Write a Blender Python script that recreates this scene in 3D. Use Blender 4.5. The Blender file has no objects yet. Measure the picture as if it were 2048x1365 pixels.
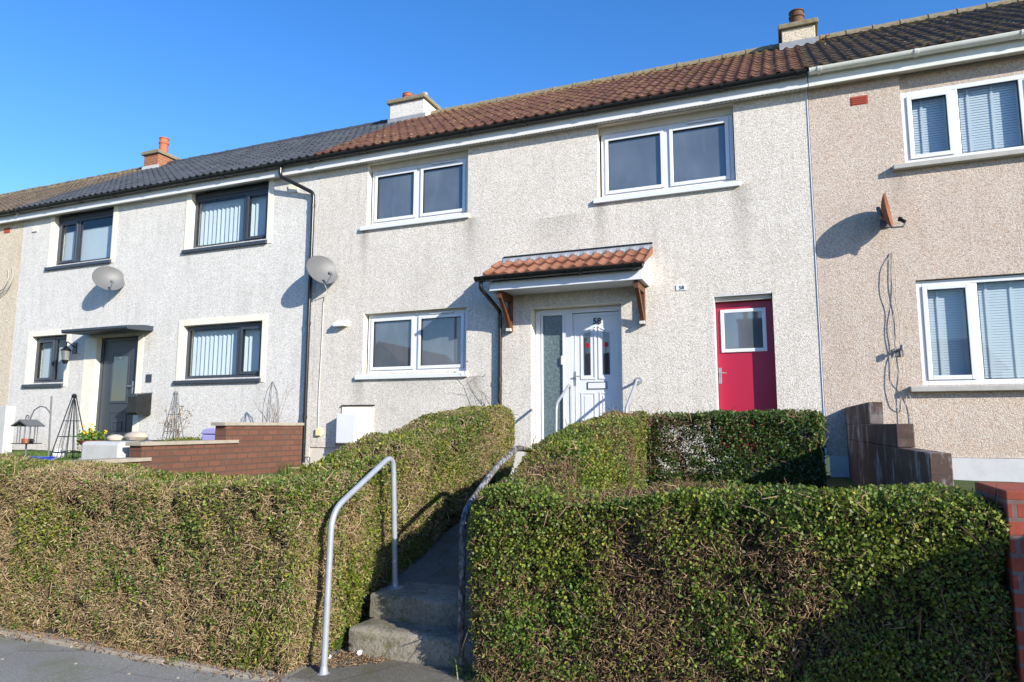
import bpy, math, random
import numpy as np
from mathutils import Vector, Matrix
random.seed(7); RNG = np.random.default_rng(11)
R = math.radians
scene = bpy.context.scene
C = scene.collection

# ------------------------------------------------------------------ camera
cam = bpy.data.cameras.new('camera'); camo = bpy.data.objects.new('camera', cam); C.objects.link(camo)
cam.sensor_width = 36.0; cam.lens = 24.0; cam.clip_start = .05; cam.clip_end = 3000
camo.matrix_world = Matrix.Translation((0, -10, 1.6)) @ Matrix.Rotation(R(22.12), 4, 'Z') @ Matrix.Rotation(R(97.08), 4, 'X') @ Matrix.Rotation(R(.10), 4, 'Z')
scene.camera = camo

# ------------------------------------------------------------------ sky and sun
SUN = Vector((1.85, -1.0, .86)).normalized()          # towards the sun
EL = math.asin(SUN.z); AZ = math.atan2(SUN.x, SUN.y)
w = bpy.data.worlds.new('World'); scene.world = w; w.use_nodes = True
nt = w.node_tree; nt.nodes.clear()
sky = nt.nodes.new('ShaderNodeTexSky'); sky.sky_type = 'NISHITA'; sky.sun_disc = False
sky.sun_elevation = EL; sky.sun_rotation = AZ; sky.altitude = 20; sky.air_density = 1.15; sky.dust_density = .25; sky.ozone_density = 3.0
hsv = nt.nodes.new('ShaderNodeHueSaturation'); hsv.inputs['Saturation'].default_value = 1.3
bg = nt.nodes.new('ShaderNodeBackground'); bg.inputs[1].default_value = .134
wo = nt.nodes.new('ShaderNodeOutputWorld')
nt.links.new(sky.outputs[0], hsv.inputs['Color']); mul = nt.nodes.new('ShaderNodeMix'); mul.data_type = 'RGBA'; mul.blend_type = 'MULTIPLY'; mul.inputs['Factor'].default_value = 1; mul.inputs['B'].default_value = (1.0, .98, 1.2, 1); nt.links.new(hsv.outputs[0], mul.inputs['A']); nt.links.new(mul.outputs['Result'], bg.inputs[0]); nt.links.new(bg.outputs[0], wo.inputs[0])
sl = bpy.data.lights.new('sun', 'SUN'); sl.energy = 5.0; sl.angle = R(.53); sl.color = (1, .935, .82)
so = bpy.data.objects.new('sun', sl); C.objects.link(so); so.rotation_euler = SUN.to_track_quat('Z', 'Y').to_euler(); so.location = (8, -12, 12)
scene.view_settings.view_transform = 'Standard'; scene.view_settings.look = 'None'
scene.view_settings.exposure = .67; scene.view_settings.gamma = 1.0
scene.cycles.max_bounces = 8; scene.cycles.transparent_max_bounces = 12; scene.cycles.use_denoising = True

# ------------------------------------------------------------------ node helpers
class NT:
    def __init__(s, name):
        s.m = bpy.data.materials.new(name); s.m.use_nodes = True; s.t = s.m.node_tree; s.t.nodes.clear()
        s.out = s.n('ShaderNodeOutputMaterial'); s.b = s.n('ShaderNodeBsdfPrincipled'); s.l(s.b.outputs[0], s.out.inputs[0])
        tc = s.n('ShaderNodeTexCoord'); s.co = tc.outputs['Object']
    def n(s, k): return s.t.nodes.new(k)
    def l(s, a, b): s.t.links.new(a, b)
    def set(s, sock, v):
        if isinstance(v, bpy.types.NodeSocket): s.l(v, sock)
        else:
            if sock.type == 'RGBA' and not isinstance(v, (float, int)) and len(v) == 3: v = (*v, 1)
            sock.default_value = v
    def noise(s, sc, det=4, ro=.55, co=None, dist=0.0):
        n = s.n('ShaderNodeTexNoise'); n.inputs['Scale'].default_value = sc; n.inputs['Detail'].default_value = det; n.inputs['Roughness'].default_value = ro
        n.inputs['Distortion'].default_value = dist; s.l(co or s.co, n.inputs['Vector']); return n.outputs['Fac']
    def voro(s, sc, out='Distance', feat='F1', co=None):
        n = s.n('ShaderNodeTexVoronoi'); n.feature = feat; n.inputs['Scale'].default_value = sc; s.l(co or s.co, n.inputs['Vector']); return n.outputs[out]
    def scale(s, v, co=None):
        n = s.n('ShaderNodeVectorMath'); n.operation = 'MULTIPLY'; s.l(co or s.co, n.inputs[0]); n.inputs[1].default_value = v; return n.outputs[0]
    def ramp(s, f, stops, interp='LINEAR'):
        n = s.n('ShaderNodeValToRGB'); n.color_ramp.interpolation = interp; e = n.color_ramp.elements
        while len(e) < len(stops): e.new(.5)
        for i, (p, c) in enumerate(stops):
            e[i].position = p; e[i].color = (c, c, c, 1) if isinstance(c, (float, int)) else (*c, 1)
        s.set(n.inputs[0], f); return n.outputs[0]
    def mix(s, f, a, b, mode='MIX'):
        n = s.n('ShaderNodeMix'); n.data_type = 'RGBA'; n.blend_type = mode
        s.set(n.inputs['Factor'], f); s.set(n.inputs['A'], a); s.set(n.inputs['B'], b); return n.outputs['Result']
    def math(s, op, a, b=0.0, clamp=False):
        n = s.n('ShaderNodeMath'); n.operation = op; n.use_clamp = clamp; s.set(n.inputs[0], a); s.set(n.inputs[1], b); return n.outputs[0]
    def xyz(s, co=None):
        n = s.n('ShaderNodeSeparateXYZ'); s.l(co or s.co, n.inputs[0]); return n.outputs
    def bump(s, h, st=.3, d=.01, nrm=None):
        n = s.n('ShaderNodeBump'); n.inputs['Strength'].default_value = st; n.inputs['Distance'].default_value = d; s.set(n.inputs['Height'], h)
        if nrm is not None: s.l(nrm, n.inputs['Normal'])
        s.l(n.outputs[0], s.b.inputs['Normal']); return n.outputs[0]
    def fin(s, col=None, rough=.6, spec=None, metal=None):
        if col is not None: s.set(s.b.inputs['Base Color'], col)
        s.set(s.b.inputs['Roughness'], rough)
        if spec is not None: s.set(s.b.inputs['Specular IOR Level'], spec)
        if metal is not None: s.set(s.b.inputs['Metallic'], metal)
        return s.m
M = {}
def plain(name, col, rough=.5, dirt=.25, dsc=6., bump=.0, spec=None, metal=None, tint=(.25, .23, .2)):
    s = NT(name); f = s.noise(dsc, 6, .65); f2 = s.noise(dsc * 9, 3)
    k = s.math('MULTIPLY', s.ramp(f, [(.42, 0.), (.75, 1.)]), dirt)
    c = s.mix(k, col, tuple(a * b * 2 for a, b in zip(col, tint)))
    c = s.mix(s.math('MULTIPLY', f2, dirt * .35), c, tuple(x * .6 for x in col))
    if bump: s.bump(f2, bump, .004)
    r = s.math('ADD', s.math('MULTIPLY', f, .15), rough - .07)
    M[name] = s.fin(c, r, spec, metal); return M[name]

def harl(name, dark, mid, light, streaks=(), warm=(.42, .36, .27)):
    s = NT(name)
    cell = s.voro(72, 'Color'); sep = s.n('ShaderNodeSeparateColor'); s.l(cell, sep.inputs[0])
    fine = s.noise(95, 3, .7); med = s.noise(26, 3, .6); big = s.noise(.9, 4, .6); mid2 = s.noise(4, 5, .65)
    base = s.ramp(sep.outputs[0], [(0., dark), (.22, mid), (.6, light), (1., tuple(min(.95, x * 1.12) for x in light))])
    base = s.mix(s.ramp(fine, [(.34, .16), (.5, 0.)]), base, tuple(x * .55 for x in dark))
    base = s.mix(s.ramp(med, [(.4, .14), (.6, 0.)]), base, dark)
    base = s.mix(s.ramp(sep.outputs[1], [(.86, 0.), (.9, .5)]), base, warm)
    base = s.mix(s.ramp(big, [(.4, 0.), (.75, .22)]), base, tuple(x * .8 for x in mid))
    base = s.mix(s.ramp(mid2, [(.5, 0.), (.8, .25)]), base, warm)
    x, y, z = s.xyz()
    drip = s.noise(7, 5, .7, s.scale((1., 1., .12)))
    tot = None
    for (cx, zt, ln, wd, st) in streaks:
        a = s.math('DIVIDE', s.math('SUBTRACT', x, cx), wd); a = s.math('EXPONENT', s.math('MULTIPLY', s.math('MULTIPLY', a, a), -1.0))
        b = s.math('DIVIDE', s.math('SUBTRACT', zt, z), ln)
        up = s.math('GREATER_THAN', b, 0.0); b = s.math('MULTIPLY', s.math('SUBTRACT', 1.0, b, True), up)
        k = s.math('MULTIPLY', s.math('MULTIPLY', a, b), st); tot = k if tot is None else s.math('MAXIMUM', tot, k)
    wash = s.math('MULTIPLY', s.math('MULTIPLY', s.ramp(drip, [(.45, 0.), (.75, 1.)]), s.ramp(big, [(.35, .3), (.6, 1.)])), .23)
    tot = wash if tot is None else s.math('MAXIMUM', s.math('MULTIPLY', tot, s.ramp(drip, [(.25, .55), (.7, 1.)])), wash)
    base = s.mix(tot, base, (.13, .12, .10))
    h = s.math('ADD', s.math('MULTIPLY', s.voro(72), -1.2), s.math('MULTIPLY', fine, .8))
    s.bump(s.math('ADD', h, s.math('MULTIPLY', med, .8)), .40, .010)
    M[name] = s.fin(base, .92, .2); return M[name]

def tiles(name, cols, lichen, lich_amt, roll=.18, cy=.277, spots=(.72, .70, .66), spot_amt=.5, moss_edge=True):
    s = NT(name); x, y, z = s.xyz()
    sn = s.n('ShaderNodeVectorMath'); sn.operation = 'SNAP'; s.l(s.co, sn.inputs[0]); sn.inputs[1].default_value = (roll * 2, cy, 50)
    wn = s.n('ShaderNodeTexWhiteNoise'); wn.noise_dimensions = '3D'; s.l(sn.outputs[0], wn.inputs[0])
    c = s.ramp(wn.outputs['Value'], [(i / (len(cols) - 1), k) for i, k in enumerate(cols)])
    n1 = s.noise(14, 6, .7); n2 = s.noise(1.3, 4, .6); n3 = s.noise(60, 3)
    c = s.mix(s.ramp(n1, [(.42, 0.), (.7, .55)]), c, tuple(v * .5 for v in cols[0]))
    c = s.mix(s.ramp(n3, [(.5, 0.), (.8, .5)]), c, tuple(min(1, v * 1.6) for v in cols[-1]))
    v = s.voro(7); c = s.mix(s.math('MULTIPLY', s.ramp(v, [(.07, 1.), (.12, 0.)]), s.math('MULTIPLY', s.ramp(s.noise(3, 2), [(.45, 0.), (.55, 1.)]), spot_amt)), c, spots)
    c = s.mix(s.math('MULTIPLY', s.ramp(s.noise(9, 5, .75), [(.5, 0.), (.62, 1.)]), s.math('MULTIPLY', s.ramp(n2, [(.4, .15), (.65, 1.)]), lich_amt)), c, lichen)
    if moss_edge:
        k = s.math('MULTIPLY', s.ramp(y, [(0., 0.), (1., 1.)]), 1.0)
        e = s.n('ShaderNodeMapRange'); s.l(y, e.inputs[0]); e.inputs[1].default_value = 2.7; e.inputs[2].default_value = 3.35
        c = s.mix(s.math('MULTIPLY', e.outputs[0], s.ramp(s.noise(11, 4), [(.45, 0.), (.6, .8)])), c, lichen)
    s.bump(s.math('ADD', n3, n1), .4, .006)
    M[name] = s.fin(c, .85, .25); return M[name]

def brick(name, c1, c2, mortar, swap, bw=.215, rh=.075, ms=.01, eff=0.):
    s = NT(name); x, y, z = s.xyz(); cb = s.n('ShaderNodeCombineXYZ')
    s.l(s.math('ADD', x, y) if swap == 'XY' else (y if swap == 'Y' else x), cb.inputs[0]); s.l(z, cb.inputs[1])
    b = s.n('ShaderNodeTexBrick'); s.l(cb.outputs[0], b.inputs[0]); b.inputs['Scale'].default_value = 1
    b.inputs['Brick Width'].default_value = bw; b.inputs['Row Height'].default_value = rh; b.inputs['Mortar Size'].default_value = ms; b.inputs['Mortar Smooth'].default_value = .15; b.inputs['Bias'].default_value = -.1
    for k, v in (('Color1', c1), ('Color2', c2), ('Mortar', mortar)): b.inputs[k].default_value = (*v, 1)
    n = s.noise(25, 5, .7); n2 = s.noise(3, 4)
    c = s.mix(s.ramp(n, [(.4, 0.), (.75, .5)]), b.outputs[0], tuple(v * .45 for v in c1))
    c = s.mix(s.ramp(n2, [(.5, 0.), (.8, .35)]), c, tuple(v * .5 + .05 for v in c1))
    if eff:
        e = s.math('MULTIPLY', s.ramp(s.noise(5, 4, .7, s.scale((1, 1.0, .45))), [(.5, 0.), (.62, 1.)]), s.ramp(s.noise(1.6, 2), [(.42, 0.), (.58, 1.)]))
        c = s.mix(s.math('MULTIPLY', e, eff), c, (.55, .54, .52))
    s.bump(s.math('ADD', s.math('MULTIPLY', b.outputs['Fac'], -1.), s.math('MULTIPLY', n, .3)), .6, .008)
    M[name] = s.fin(c, .88, .25)

SL = [(-.52, 5.05, 1.4, .13, .55), (-2.6, 5.05, 1.1, .10, .55), (-6.92, 5.05, .75, .09, .6), (-4.82, 5.05, 1.0, .13, .55), (-4.72, 2.4, .9, .16, .6), (-6.95, 2.4, .8, .12, .55), (-3.3, 4.9, .9, .5, .35), (-5.9, 2.4, .5, .7, .3)]
harl('harl_cream', (.465, .425, .37), (.61, .57, .51), (.715, .675, .62), SL)
harl('harl_grey', (.48, .465, .435), (.65, .635, .595), (.735, .715, .675), [(-11.1, 5.0, .6, .1, .25), (-9.15, 2.4, .7, .1, .25)])
harl('harl_tan', (.38, .305, .25), (.50, .42, .35), (.60, .52, .445), [(1.45, 4.95, 1.0, .1, .35)], (.45, .27, .17))
harl('harl_sand', (.36, .30, .22), (.58, .49, .36), (.72, .64, .50))
tiles('tile_red', [(.070, .032, .024), (.098, .042, .029), (.128, .058, .040)], (.32, .24, .06), .45)
tiles('tile_canopy', [(.19, .078, .046), (.235, .098, .058), (.28, .125, .08)], (.36, .28, .18), .15, .18, .23, spot_amt=.8, moss_edge=False)
tiles('tile_slate', [(.045, .052, .062), (.056, .064, .075), (.070, .079, .092)], (.14, .14, .14), .1, spot_amt=.1, moss_edge=False)
tiles('tile_moss', [(.035, .026, .022), (.05, .036, .03), (.068, .05, .04)], (.22, .17, .05), .75, spot_amt=.9)
tiles('tile_brown', [(.085, .066, .046), (.11, .084, .06), (.14, .105, .075)], (.3, .26, .15), .3, spot_amt=.3)
brick('brick_brown', (.165, .072, .048), (.12, .054, .038), (.085, .058, .044), 'Y', .22, .090, .012)
brick('brick_red', (.36, .075, .042), (.25, .055, .036), (.17, .145, .13), 'XY', .215, .083, .011)
brick('brick_chimney', (.38, .13, .06), (.30, .10, .05), (.3, .24, .17), 'XY')
brick('block_brown', (.115, .075, .06), (.085, .055, .046), (.09, .07, .06), 'Y', .44, .215, .008, eff=.55)
plain('upvc', (.70, .72, .755), .3, .10, 3.); plain('upvc_warm', (.72, .72, .69), .32, .15, 3.); plain('cream_paint', (.80, .76, .64), .6, .2, 5., .2)
plain('soffit_paint', (.62, .58, .50), .6, .3, 5.)
plain('black_plastic', (.010, .011, .012), .28, .4, 8., tint=(1.2, 1.2, 1.2)); plain('anthracite', (.042, .052, .068), .35, .2, 4.)
plain('white_gutter', (.74, .75, .70), .35, .45, 4., tint=(.3, .3, .2)); plain('grey_sill', (.42, .41, .38), .75, .4, 8., .4)
plain('red_paint', (.40, .018, .050), .33, .12, 9., .12, tint=(.35, .35, .35)); plain('galvanised', (.36, .39, .43), .42, .45, 14., .15, metal=.25)
plain('worn_steel', (.20, .215, .23), .5, .9, 30., .5, metal=.3, tint=(.18, .16, .14)); plain('steel', (.55, .55, .54), .3, .2, 20., metal=.8)
plain('wood_stain', (.115, .040, .014), .5, .5, 12., .3); plain('concrete', (.26, .235, .19), .9, 1.0, 9., 1., tint=(.28, .27, .22))
plain('pale_concrete', (.52, .52, .50), .9, .35, 6., .5); plain('coping', (.34, .30, .24), .9, .5, 8., .5); plain('lichen_stone', (.26, .225, .15), .9, .95, 13., .9, tint=(.26, .22, .08))
plain('plinth_grey', (.55, .56, .57), .85, .3, 4., .3); plain('plinth_cream', (.66, .63, .55), .85, .35, 5., .3); plain('lead', (.30, .315, .34), .5, .5, 9., .3)
plain('terracotta', (.42, .13, .06), .8, .35, 9., .3); plain('dark_pot', (.13, .06, .03), .8, .8, 9., .3, tint=(.3, .3, .1)); plain('dish_grey', (.125, .13, .135), .5, .25, 6.)
plain('rust', (.23, .085, .036), .75, .8, 16., .4, tint=(.32, .22, .16)); plain('cable_white', (.62, .60, .54), .5, .2); plain('cable_grey', (.42, .39, .34), .6, .3)
plain('yellow_plastic', (.78, .70, .36), .5, .15); plain('blue_plastic', (.015, .06, .42), .4, .15); plain('lilac_plastic', (.36, .34, .62), .5, .1); plain('white_ceramic', (.8, .8, .8), .25, .1)
plain('twig_bark', (.16, .115, .075), .9, .4); plain('petal', (.75, .52, .03), .6, .1); plain('sandstone', (.50, .43, .33), .9, .4, 9., .3); plain('blind_white', (.78, .80, .80), .7, .06)
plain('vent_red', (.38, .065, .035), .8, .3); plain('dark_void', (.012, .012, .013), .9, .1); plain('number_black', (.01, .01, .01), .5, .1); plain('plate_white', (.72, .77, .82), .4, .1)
plain('room', (.10, .10, .10), .9, .1); plain('opposite_wall', (.50, .44, .37), .9, .3); plain('opposite_roof', (.075, .055, .045), .9, .3); plain('dark_stain', (.03, .025, .02), .9, .3)
plain('rose_red', (.30, .01, .02), .3, .1); plain('litter_paper', (.75, .68, .75), .6, .2)

def pane(name, base, rough=.02):
    s = NT(name); n = s.noise(1.1, 3, .6, s.scale((1, 1, .6))); n2 = s.noise(9, 4, .7, s.scale((1, 1, .2)))
    c = s.mix(s.ramp(n, [(.3, 0.), (.7, 1.)]), tuple(v * .62 for v in base), tuple(v * 1.3 for v in base)); c = s.mix(s.ramp(n2, [(.55, 0.), (.8, .25)]), c, tuple(v * 1.9 for v in base))  # mottling and vertical streaks paint uneven reflections into the glass colour
    s.b.inputs['IOR'].default_value = 1.75; M[name] = s.fin(c, rough, .9)
pane('pane_dark', (.105, .122, .140)); pane('pane_grey', (.03, .04, .05))
def frosted():
    s = NT('pane_frosted'); n = s.noise(38, 4, .7); n2 = s.noise(3, 3)
    c = s.mix(n2, (.12, .17, .18), (.05, .07, .078)); c = s.mix(s.ramp(n, [(.42, 0.), (.75, .6)]), c, (.30, .36, .37)); s.bump(n, .6, .006); M['pane_frosted'] = s.fin(c, .22, .8)
frosted()
def clear():
    s = NT('pane_clear'); s.t.nodes.remove(s.b)
    tr = s.n('ShaderNodeBsdfTransparent'); tr.inputs[0].default_value = (.86, .9, .92, 1); gl = s.n('ShaderNodeBsdfGlossy'); gl.inputs['Roughness'].default_value = .02
    fr = s.n('ShaderNodeFresnel'); fr.inputs[0].default_value = 1.75; mx = s.n('ShaderNodeMixShader')
    ge = s.n('ShaderNodeNewGeometry'); s.l(s.math('MULTIPLY', fr.outputs[0], s.math('SUBTRACT', 1.0, ge.outputs['Backfacing'])), mx.inputs[0]); s.l(tr.outputs[0], mx.inputs[1]); s.l(gl.outputs[0], mx.inputs[2]); s.l(mx.outputs[0], s.out.inputs[0]); M['pane_clear'] = s.m
clear()
def leafmat(name, stops, rough=.38, trans=.25, alt=None, sc=1.5):
    s = NT(name); g = s.n('ShaderNodeNewGeometry'); rnd = g.outputs['Random Per Island']
    c = s.ramp(rnd, stops)
    if alt: c = s.mix(s.ramp(s.math('ADD', s.math('MULTIPLY', s.noise(sc, 3), .8), s.math('MULTIPLY', s.noise(7, 2), .2)), [(.42, 0.), (.60, 1.)]), c, s.ramp(rnd, alt))
    s.set(s.b.inputs['Base Color'], c); s.b.inputs['Roughness'].default_value = rough; s.b.inputs['Specular IOR Level'].default_value = .4
    if trans:
        t = s.n('ShaderNodeBsdfTranslucent'); s.l(s.mix(.5, c, (.25, .35, .03)), t.inputs[0]); mx = s.n('ShaderNodeMixShader'); mx.inputs[0].default_value = trans
        s.l(s.b.outputs[0], mx.inputs[1]); s.l(t.outputs[0], mx.inputs[2]); s.l(mx.outputs[0], s.out.inputs[0])
    M[name] = s.m
def flaking():
    s = NT('flaking_paint'); n = s.noise(38, 5, .7, s.scale((1, 1, .5))); n2 = s.noise(120, 3)
    c = s.ramp(n, [(.42, (.05, .047, .045)), (.50, (.12, .10, .085)), (.56, (.22, .225, .235)), (.75, (.34, .355, .375))]); s.bump(n, .8, .004); M['flaking_paint'] = s.fin(c, .6, .4)
flaking()
leafmat('leaf', [(0., (0.0286, 0.0549, 0.0077)), (.35, (0.0585, 0.1098, 0.0132)), (.7, (0.1040, 0.1769, 0.0220)), (.94, (0.1690, 0.2318, 0.0330)), (1., (0.3900, 0.3172, 0.0550))], .45, .25, [(0., (0.0650, 0.0915, 0.0110)), (.4, (0.1300, 0.1708, 0.0198)), (.85, (0.2210, 0.2501, 0.0330)), (1., (0.4160, 0.3294, 0.0550))])
leafmat('leaf_green', [(0., (0.0297, 0.0600, 0.0088)), (.35, (0.0621, 0.1187, 0.0154)), (.7, (0.1080, 0.1875, 0.0264)), (.95, (0.1890, 0.2562, 0.0440)), (1., (0.3510, 0.3000, 0.0550))], .52, .25, [(0., (0.0675, 0.1000, 0.0132)), (.4, (0.1350, 0.1812, 0.0220)), (.85, (0.2160, 0.2625, 0.0352)), (1., (0.3780, 0.3125, 0.0550))])
leafmat('leaf_dark', [(0., (.018, .042, .010)), (.4, (.036, .08, .016)), (.8, (.07, .135, .026)), (1., (.16, .21, .06))], .46)
leafmat('leaf_yellow', [(0., (.085, .105, .014)), (.5, (.15, .18, .024)), (.9, (.22, .24, .04)), (1., (.36, .30, .07))], .45)
leafmat('twig', [(0., (.12, .08, .038)), (.4, (.29, .20, .105)), (.8, (.43, .315, .18)), (1., (.54, .42, .27))], .8, 0, [(0., (.13, .095, .038)), (.5, (.31, .235, .11)), (1., (.47, .37, .20))])
leafmat('twig_red', [(0., (.07, .042, .022)), (.5, (.19, .115, .06)), (1., (.36, .25, .145))], .8, 0)
leafmat('grass_blade', [(0., (.05, .12, .015)), (.6, (.10, .20, .03)), (1., (.22, .26, .07))], .5)
leafmat('dead_leaf', [(0., (.10, .055, .03)), (.5, (.24, .14, .07)), (1., (.38, .27, .16))], .8, 0)
def dots():
    s = NT('vent_dots'); x, y, z = s.xyz(); f = s.math('FRACT', s.math('MULTIPLY', x, 16.)); k = s.math('LESS_THAN', f, .4)
    M['vent_dots'] = s.fin(s.mix(k, (.66, .64, .58), (.02, .02, .02)), .6)
dots()
def ground_mat(name, cols, moss=None):
    s = NT(name); a = s.noise(1.1, 5, .6); b = s.noise(60, 4, .7); c3 = s.voro(120)
    c = s.mix(s.ramp(a, [(.35, 0.), (.7, 1.)]), cols[0], cols[1]); c = s.mix(s.ramp(b, [(.35, .6), (.6, 0.)]), c, tuple(v * .55 for v in cols[0])); c = s.mix(s.ramp(b, [(.6, 0.), (.75, .5)]), c, tuple(v * 1.6 for v in cols[1]))
    if moss: c = s.mix(s.ramp(s.noise(2.6, 6, .7), [(.5, 0.), (.66, .75)]), c, moss)
    cr = s.voro(1.4, 'Distance', 'DISTANCE_TO_EDGE'); c = s.mix(s.ramp(cr, [(0., .35), (.012, 0.)]), c, (.02, .02, .02))
    s.bump(s.math('ADD', b, c3), .6, .006); M[name] = s.fin(c, .9, .25)
ground_mat('asphalt', [(.25, .245, .23), (.34, .33, .305)], (.17, .18, .11)); ground_mat('road_tar', [(.055, .055, .057), (.075, .075, .075)])
ground_mat('soil', [(.06, .045, .03), (.10, .08, .05)], (.06, .10, .025)); ground_mat('path_concrete', [(.15, .138, .115), (.21, .195, .165)], (.10, .10, .05))
def stepmat():
    s = NT('step_concrete'); a = s.noise(4, 6, .7); b = s.noise(45, 4, .75); x, y, z = s.xyz()
    c = s.ramp(a, [(.3, (.16, .145, .11)), (.5, (.27, .245, .195)), (.7, (.35, .325, .27))]); c = s.mix(s.ramp(b, [(.3, .75), (.5, 0.)]), c, (.07, .065, .05)); c = s.mix(s.ramp(b, [(.6, 0.), (.75, .8)]), c, (.50, .48, .42))
    c = s.mix(s.ramp(s.noise(7, 5, .75), [(.52, 0.), (.62, .7)]), c, (.11, .12, .045)); s.bump(s.math('ADD', b, s.math('MULTIPLY', a, .6)), .9, .01); M['step_concrete'] = s.fin(c, .92, .2)
stepmat()
ground_mat('lawn', [(.045, .075, .016), (.075, .105, .026)], (.10, .085, .04))
ground_mat('terrain', [(.07, .10, .03), (.10, .12, .05)])

# ------------------------------------------------------------------ mesh builder
class MB:
    def __init__(s): s.v = []; s.f = []
    def add(s, vs, fs):
        o = len(s.v); s.v += [tuple(p) for p in vs]; s.f += [tuple(i + o for i in f) for f in fs]; return s
    def box(s, x0, x1, y0, y1, z0, z1):
        v = [(x, y, z) for z in (z0, z1) for y in (y0, y1) for x in (x0, x1)]
        return s.add(v, [(0, 2, 3, 1), (4, 5, 7, 6), (0, 1, 5, 4), (2, 6, 7, 3), (0, 4, 6, 2), (1, 3, 7, 5)])
    def obox(s, c, ax, ay, az):          # oriented box: centre and three half axes
        c, ax, ay, az = map(Vector, (c, ax, ay, az))
        v = [c + ax * i + ay * j + az * k for k in (-1, 1) for j in (-1, 1) for i in (-1, 1)]
        return s.add(v, [(0, 2, 3, 1), (4, 5, 7, 6), (0, 1, 5, 4), (2, 6, 7, 3), (0, 4, 6, 2), (1, 3, 7, 5)])
    def ring(s, x0, x1, z0, z1, t, y0, y1, tb=None):   # a rectangular frame in an xz plane
        tb = t if tb is None else tb
        s.box(x0, x0 + t, y0, y1, z0, z1); s.box(x1 - t, x1, y0, y1, z0, z1)
        s.box(x0 + t, x1 - t, y0, y1, z0, z0 + tb); s.box(x0 + t, x1 - t, y0, y1, z1 - t, z1); return s
    def tube(s, pts, r, n=8, cap=True):
        pts = [Vector(p) for p in pts]; rs = r if isinstance(r, (list, tuple)) else [r] * len(pts); o = len(s.v); up = None
        for i, p in enumerate(pts):
            d = (pts[min(i + 1, len(pts) - 1)] - pts[max(i - 1, 0)]).normalized()
            if up is None: up = d.orthogonal().normalized()
            up = (up - d * up.dot(d)).normalized(); b = d.cross(up)
            for k in range(n):
                a = 2 * math.pi * k / n; s.v.append(tuple(p + (up * math.cos(a) + b * math.sin(a)) * rs[i]))
        for i in range(len(pts) - 1):
            for k in range(n): s.f.append((o + i * n + k, o + i * n + (k + 1) % n, o + (i + 1) * n + (k + 1) % n, o + (i + 1) * n + k))
        if cap: s.f.append(tuple(o + k for k in range(n))[::-1]); s.f.append(tuple(o + (len(pts) - 1) * n + k for k in range(n)))
        return s
    def lathe(s, prof, c, n=20):
        o = len(s.v); c = Vector(c)
        for r, z in prof:
            for k in range(n): a = 2 * math.pi * k / n; s.v.append((c.x + r * math.cos(a), c.y + r * math.sin(a), c.z + z))
        for i in range(len(prof) - 1):
            for k in range(n): s.f.append((o + i * n + k, o + i * n + (k + 1) % n, o + (i + 1) * n + (k + 1) % n, o + (i + 1) * n + k))
        s.f.append(tuple(o + k for k in range(n))[::-1]); s.f.append(tuple(o + (len(prof) - 1) * n + k for k in range(n))); return s
    def prism(s, poly, axis, a0, a1):    # polygon (u,v) swept along an axis
        def P(u, v, a): return {'X': (a, u, v), 'Y': (u, a, v), 'Z': (u, v, a)}[axis]
        n = len(poly); v = [P(*p, a0) for p in poly] + [P(*p, a1) for p in poly]
        f = [tuple(range(n))[::-1], tuple(range(n, 2 * n))] + [(i, (i + 1) % n, n + (i + 1) % n, n + i) for i in range(n)]
        return s.add(v, f)
    def build(s, name, mat, parent=None, bev=0., smooth=False):
        me = bpy.data.meshes.new(name); me.from_pydata(s.v, [], s.f); me.validate(); me.update()
        import bmesh
        b = bmesh.new(); b.from_mesh(me); bmesh.ops.recalc_face_normals(b, faces=b.faces); b.to_mesh(me); b.free()
        return link(me, name, mat, parent, bev, smooth)
def link(me, name, mat, parent=None, bev=0., smooth=False):
    o = bpy.data.objects.new(name, me); C.objects.link(o); me.materials.append(M[mat])
    if parent is not None: attach(o, parent)
    if bev:
        m = o.modifiers.new('Bevel', 'BEVEL'); m.width = bev; m.segments = 2; m.limit_method = 'ANGLE'; m.angle_limit = R(40)
    if smooth:
        me.polygons.foreach_set('use_smooth', [True] * len(me.polygons))
        try: me.set_sharp_from_angle(angle=R(40))
        except Exception: pass
    return o
ORI = {}
def attach(o, p):
    o.parent = p; b = p
    while b.parent is not None: b = b.parent
    if p == b: o.matrix_parent_inverse = Matrix.Translation(-Vector(ORI.get(p.name, (0, 0, 0))))
def root(name, loc, label, cat, group=None):
    o = bpy.data.objects.new(name, None); C.objects.link(o); o.location = loc; ORI[o.name] = loc; o.empty_display_size = .2
    o['label'] = label; o['category'] = cat
    if group: o['group'] = group
    return o
def tag(o, label=None, cat=None, group=None, kind=None):
    for k, v in (('label', label), ('category', cat), ('group', group), ('kind', kind)):
        if v: o[k] = v
    return o
def arc(c, r, a0, a1, n, plane='YZ'):
    out = []
    for i in range(n + 1):
        a = R(a0 + (a1 - a0) * i / n); u, v = r * math.cos(a), r * math.sin(a)
        out.append({'YZ': (c[0], c[1] + u, c[2] + v), 'XZ': (c[0] + u, c[1], c[2] + v), 'XY': (c[0] + u, c[1] + v, c[2])}[plane])
    return out
def smoothpath(pts, r=.1, n=5):
    """round the corners of a polyline"""
    P = [Vector(p) for p in pts]; out = [P[0]]
    for i in range(1, len(P) - 1):
        a, b, c = P[i - 1], P[i], P[i + 1]; d1 = (a - b); d2 = (c - b); k = min(r, d1.length * .45, d2.length * .45)
        s, e = b + d1.normalized() * k, b + d2.normalized() * k
        for j in range(n + 1):
            t = j / n; out.append(s * (1 - t) ** 2 + b * 2 * t * (1 - t) + e * t * t)
    return out + [P[-1]]
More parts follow.
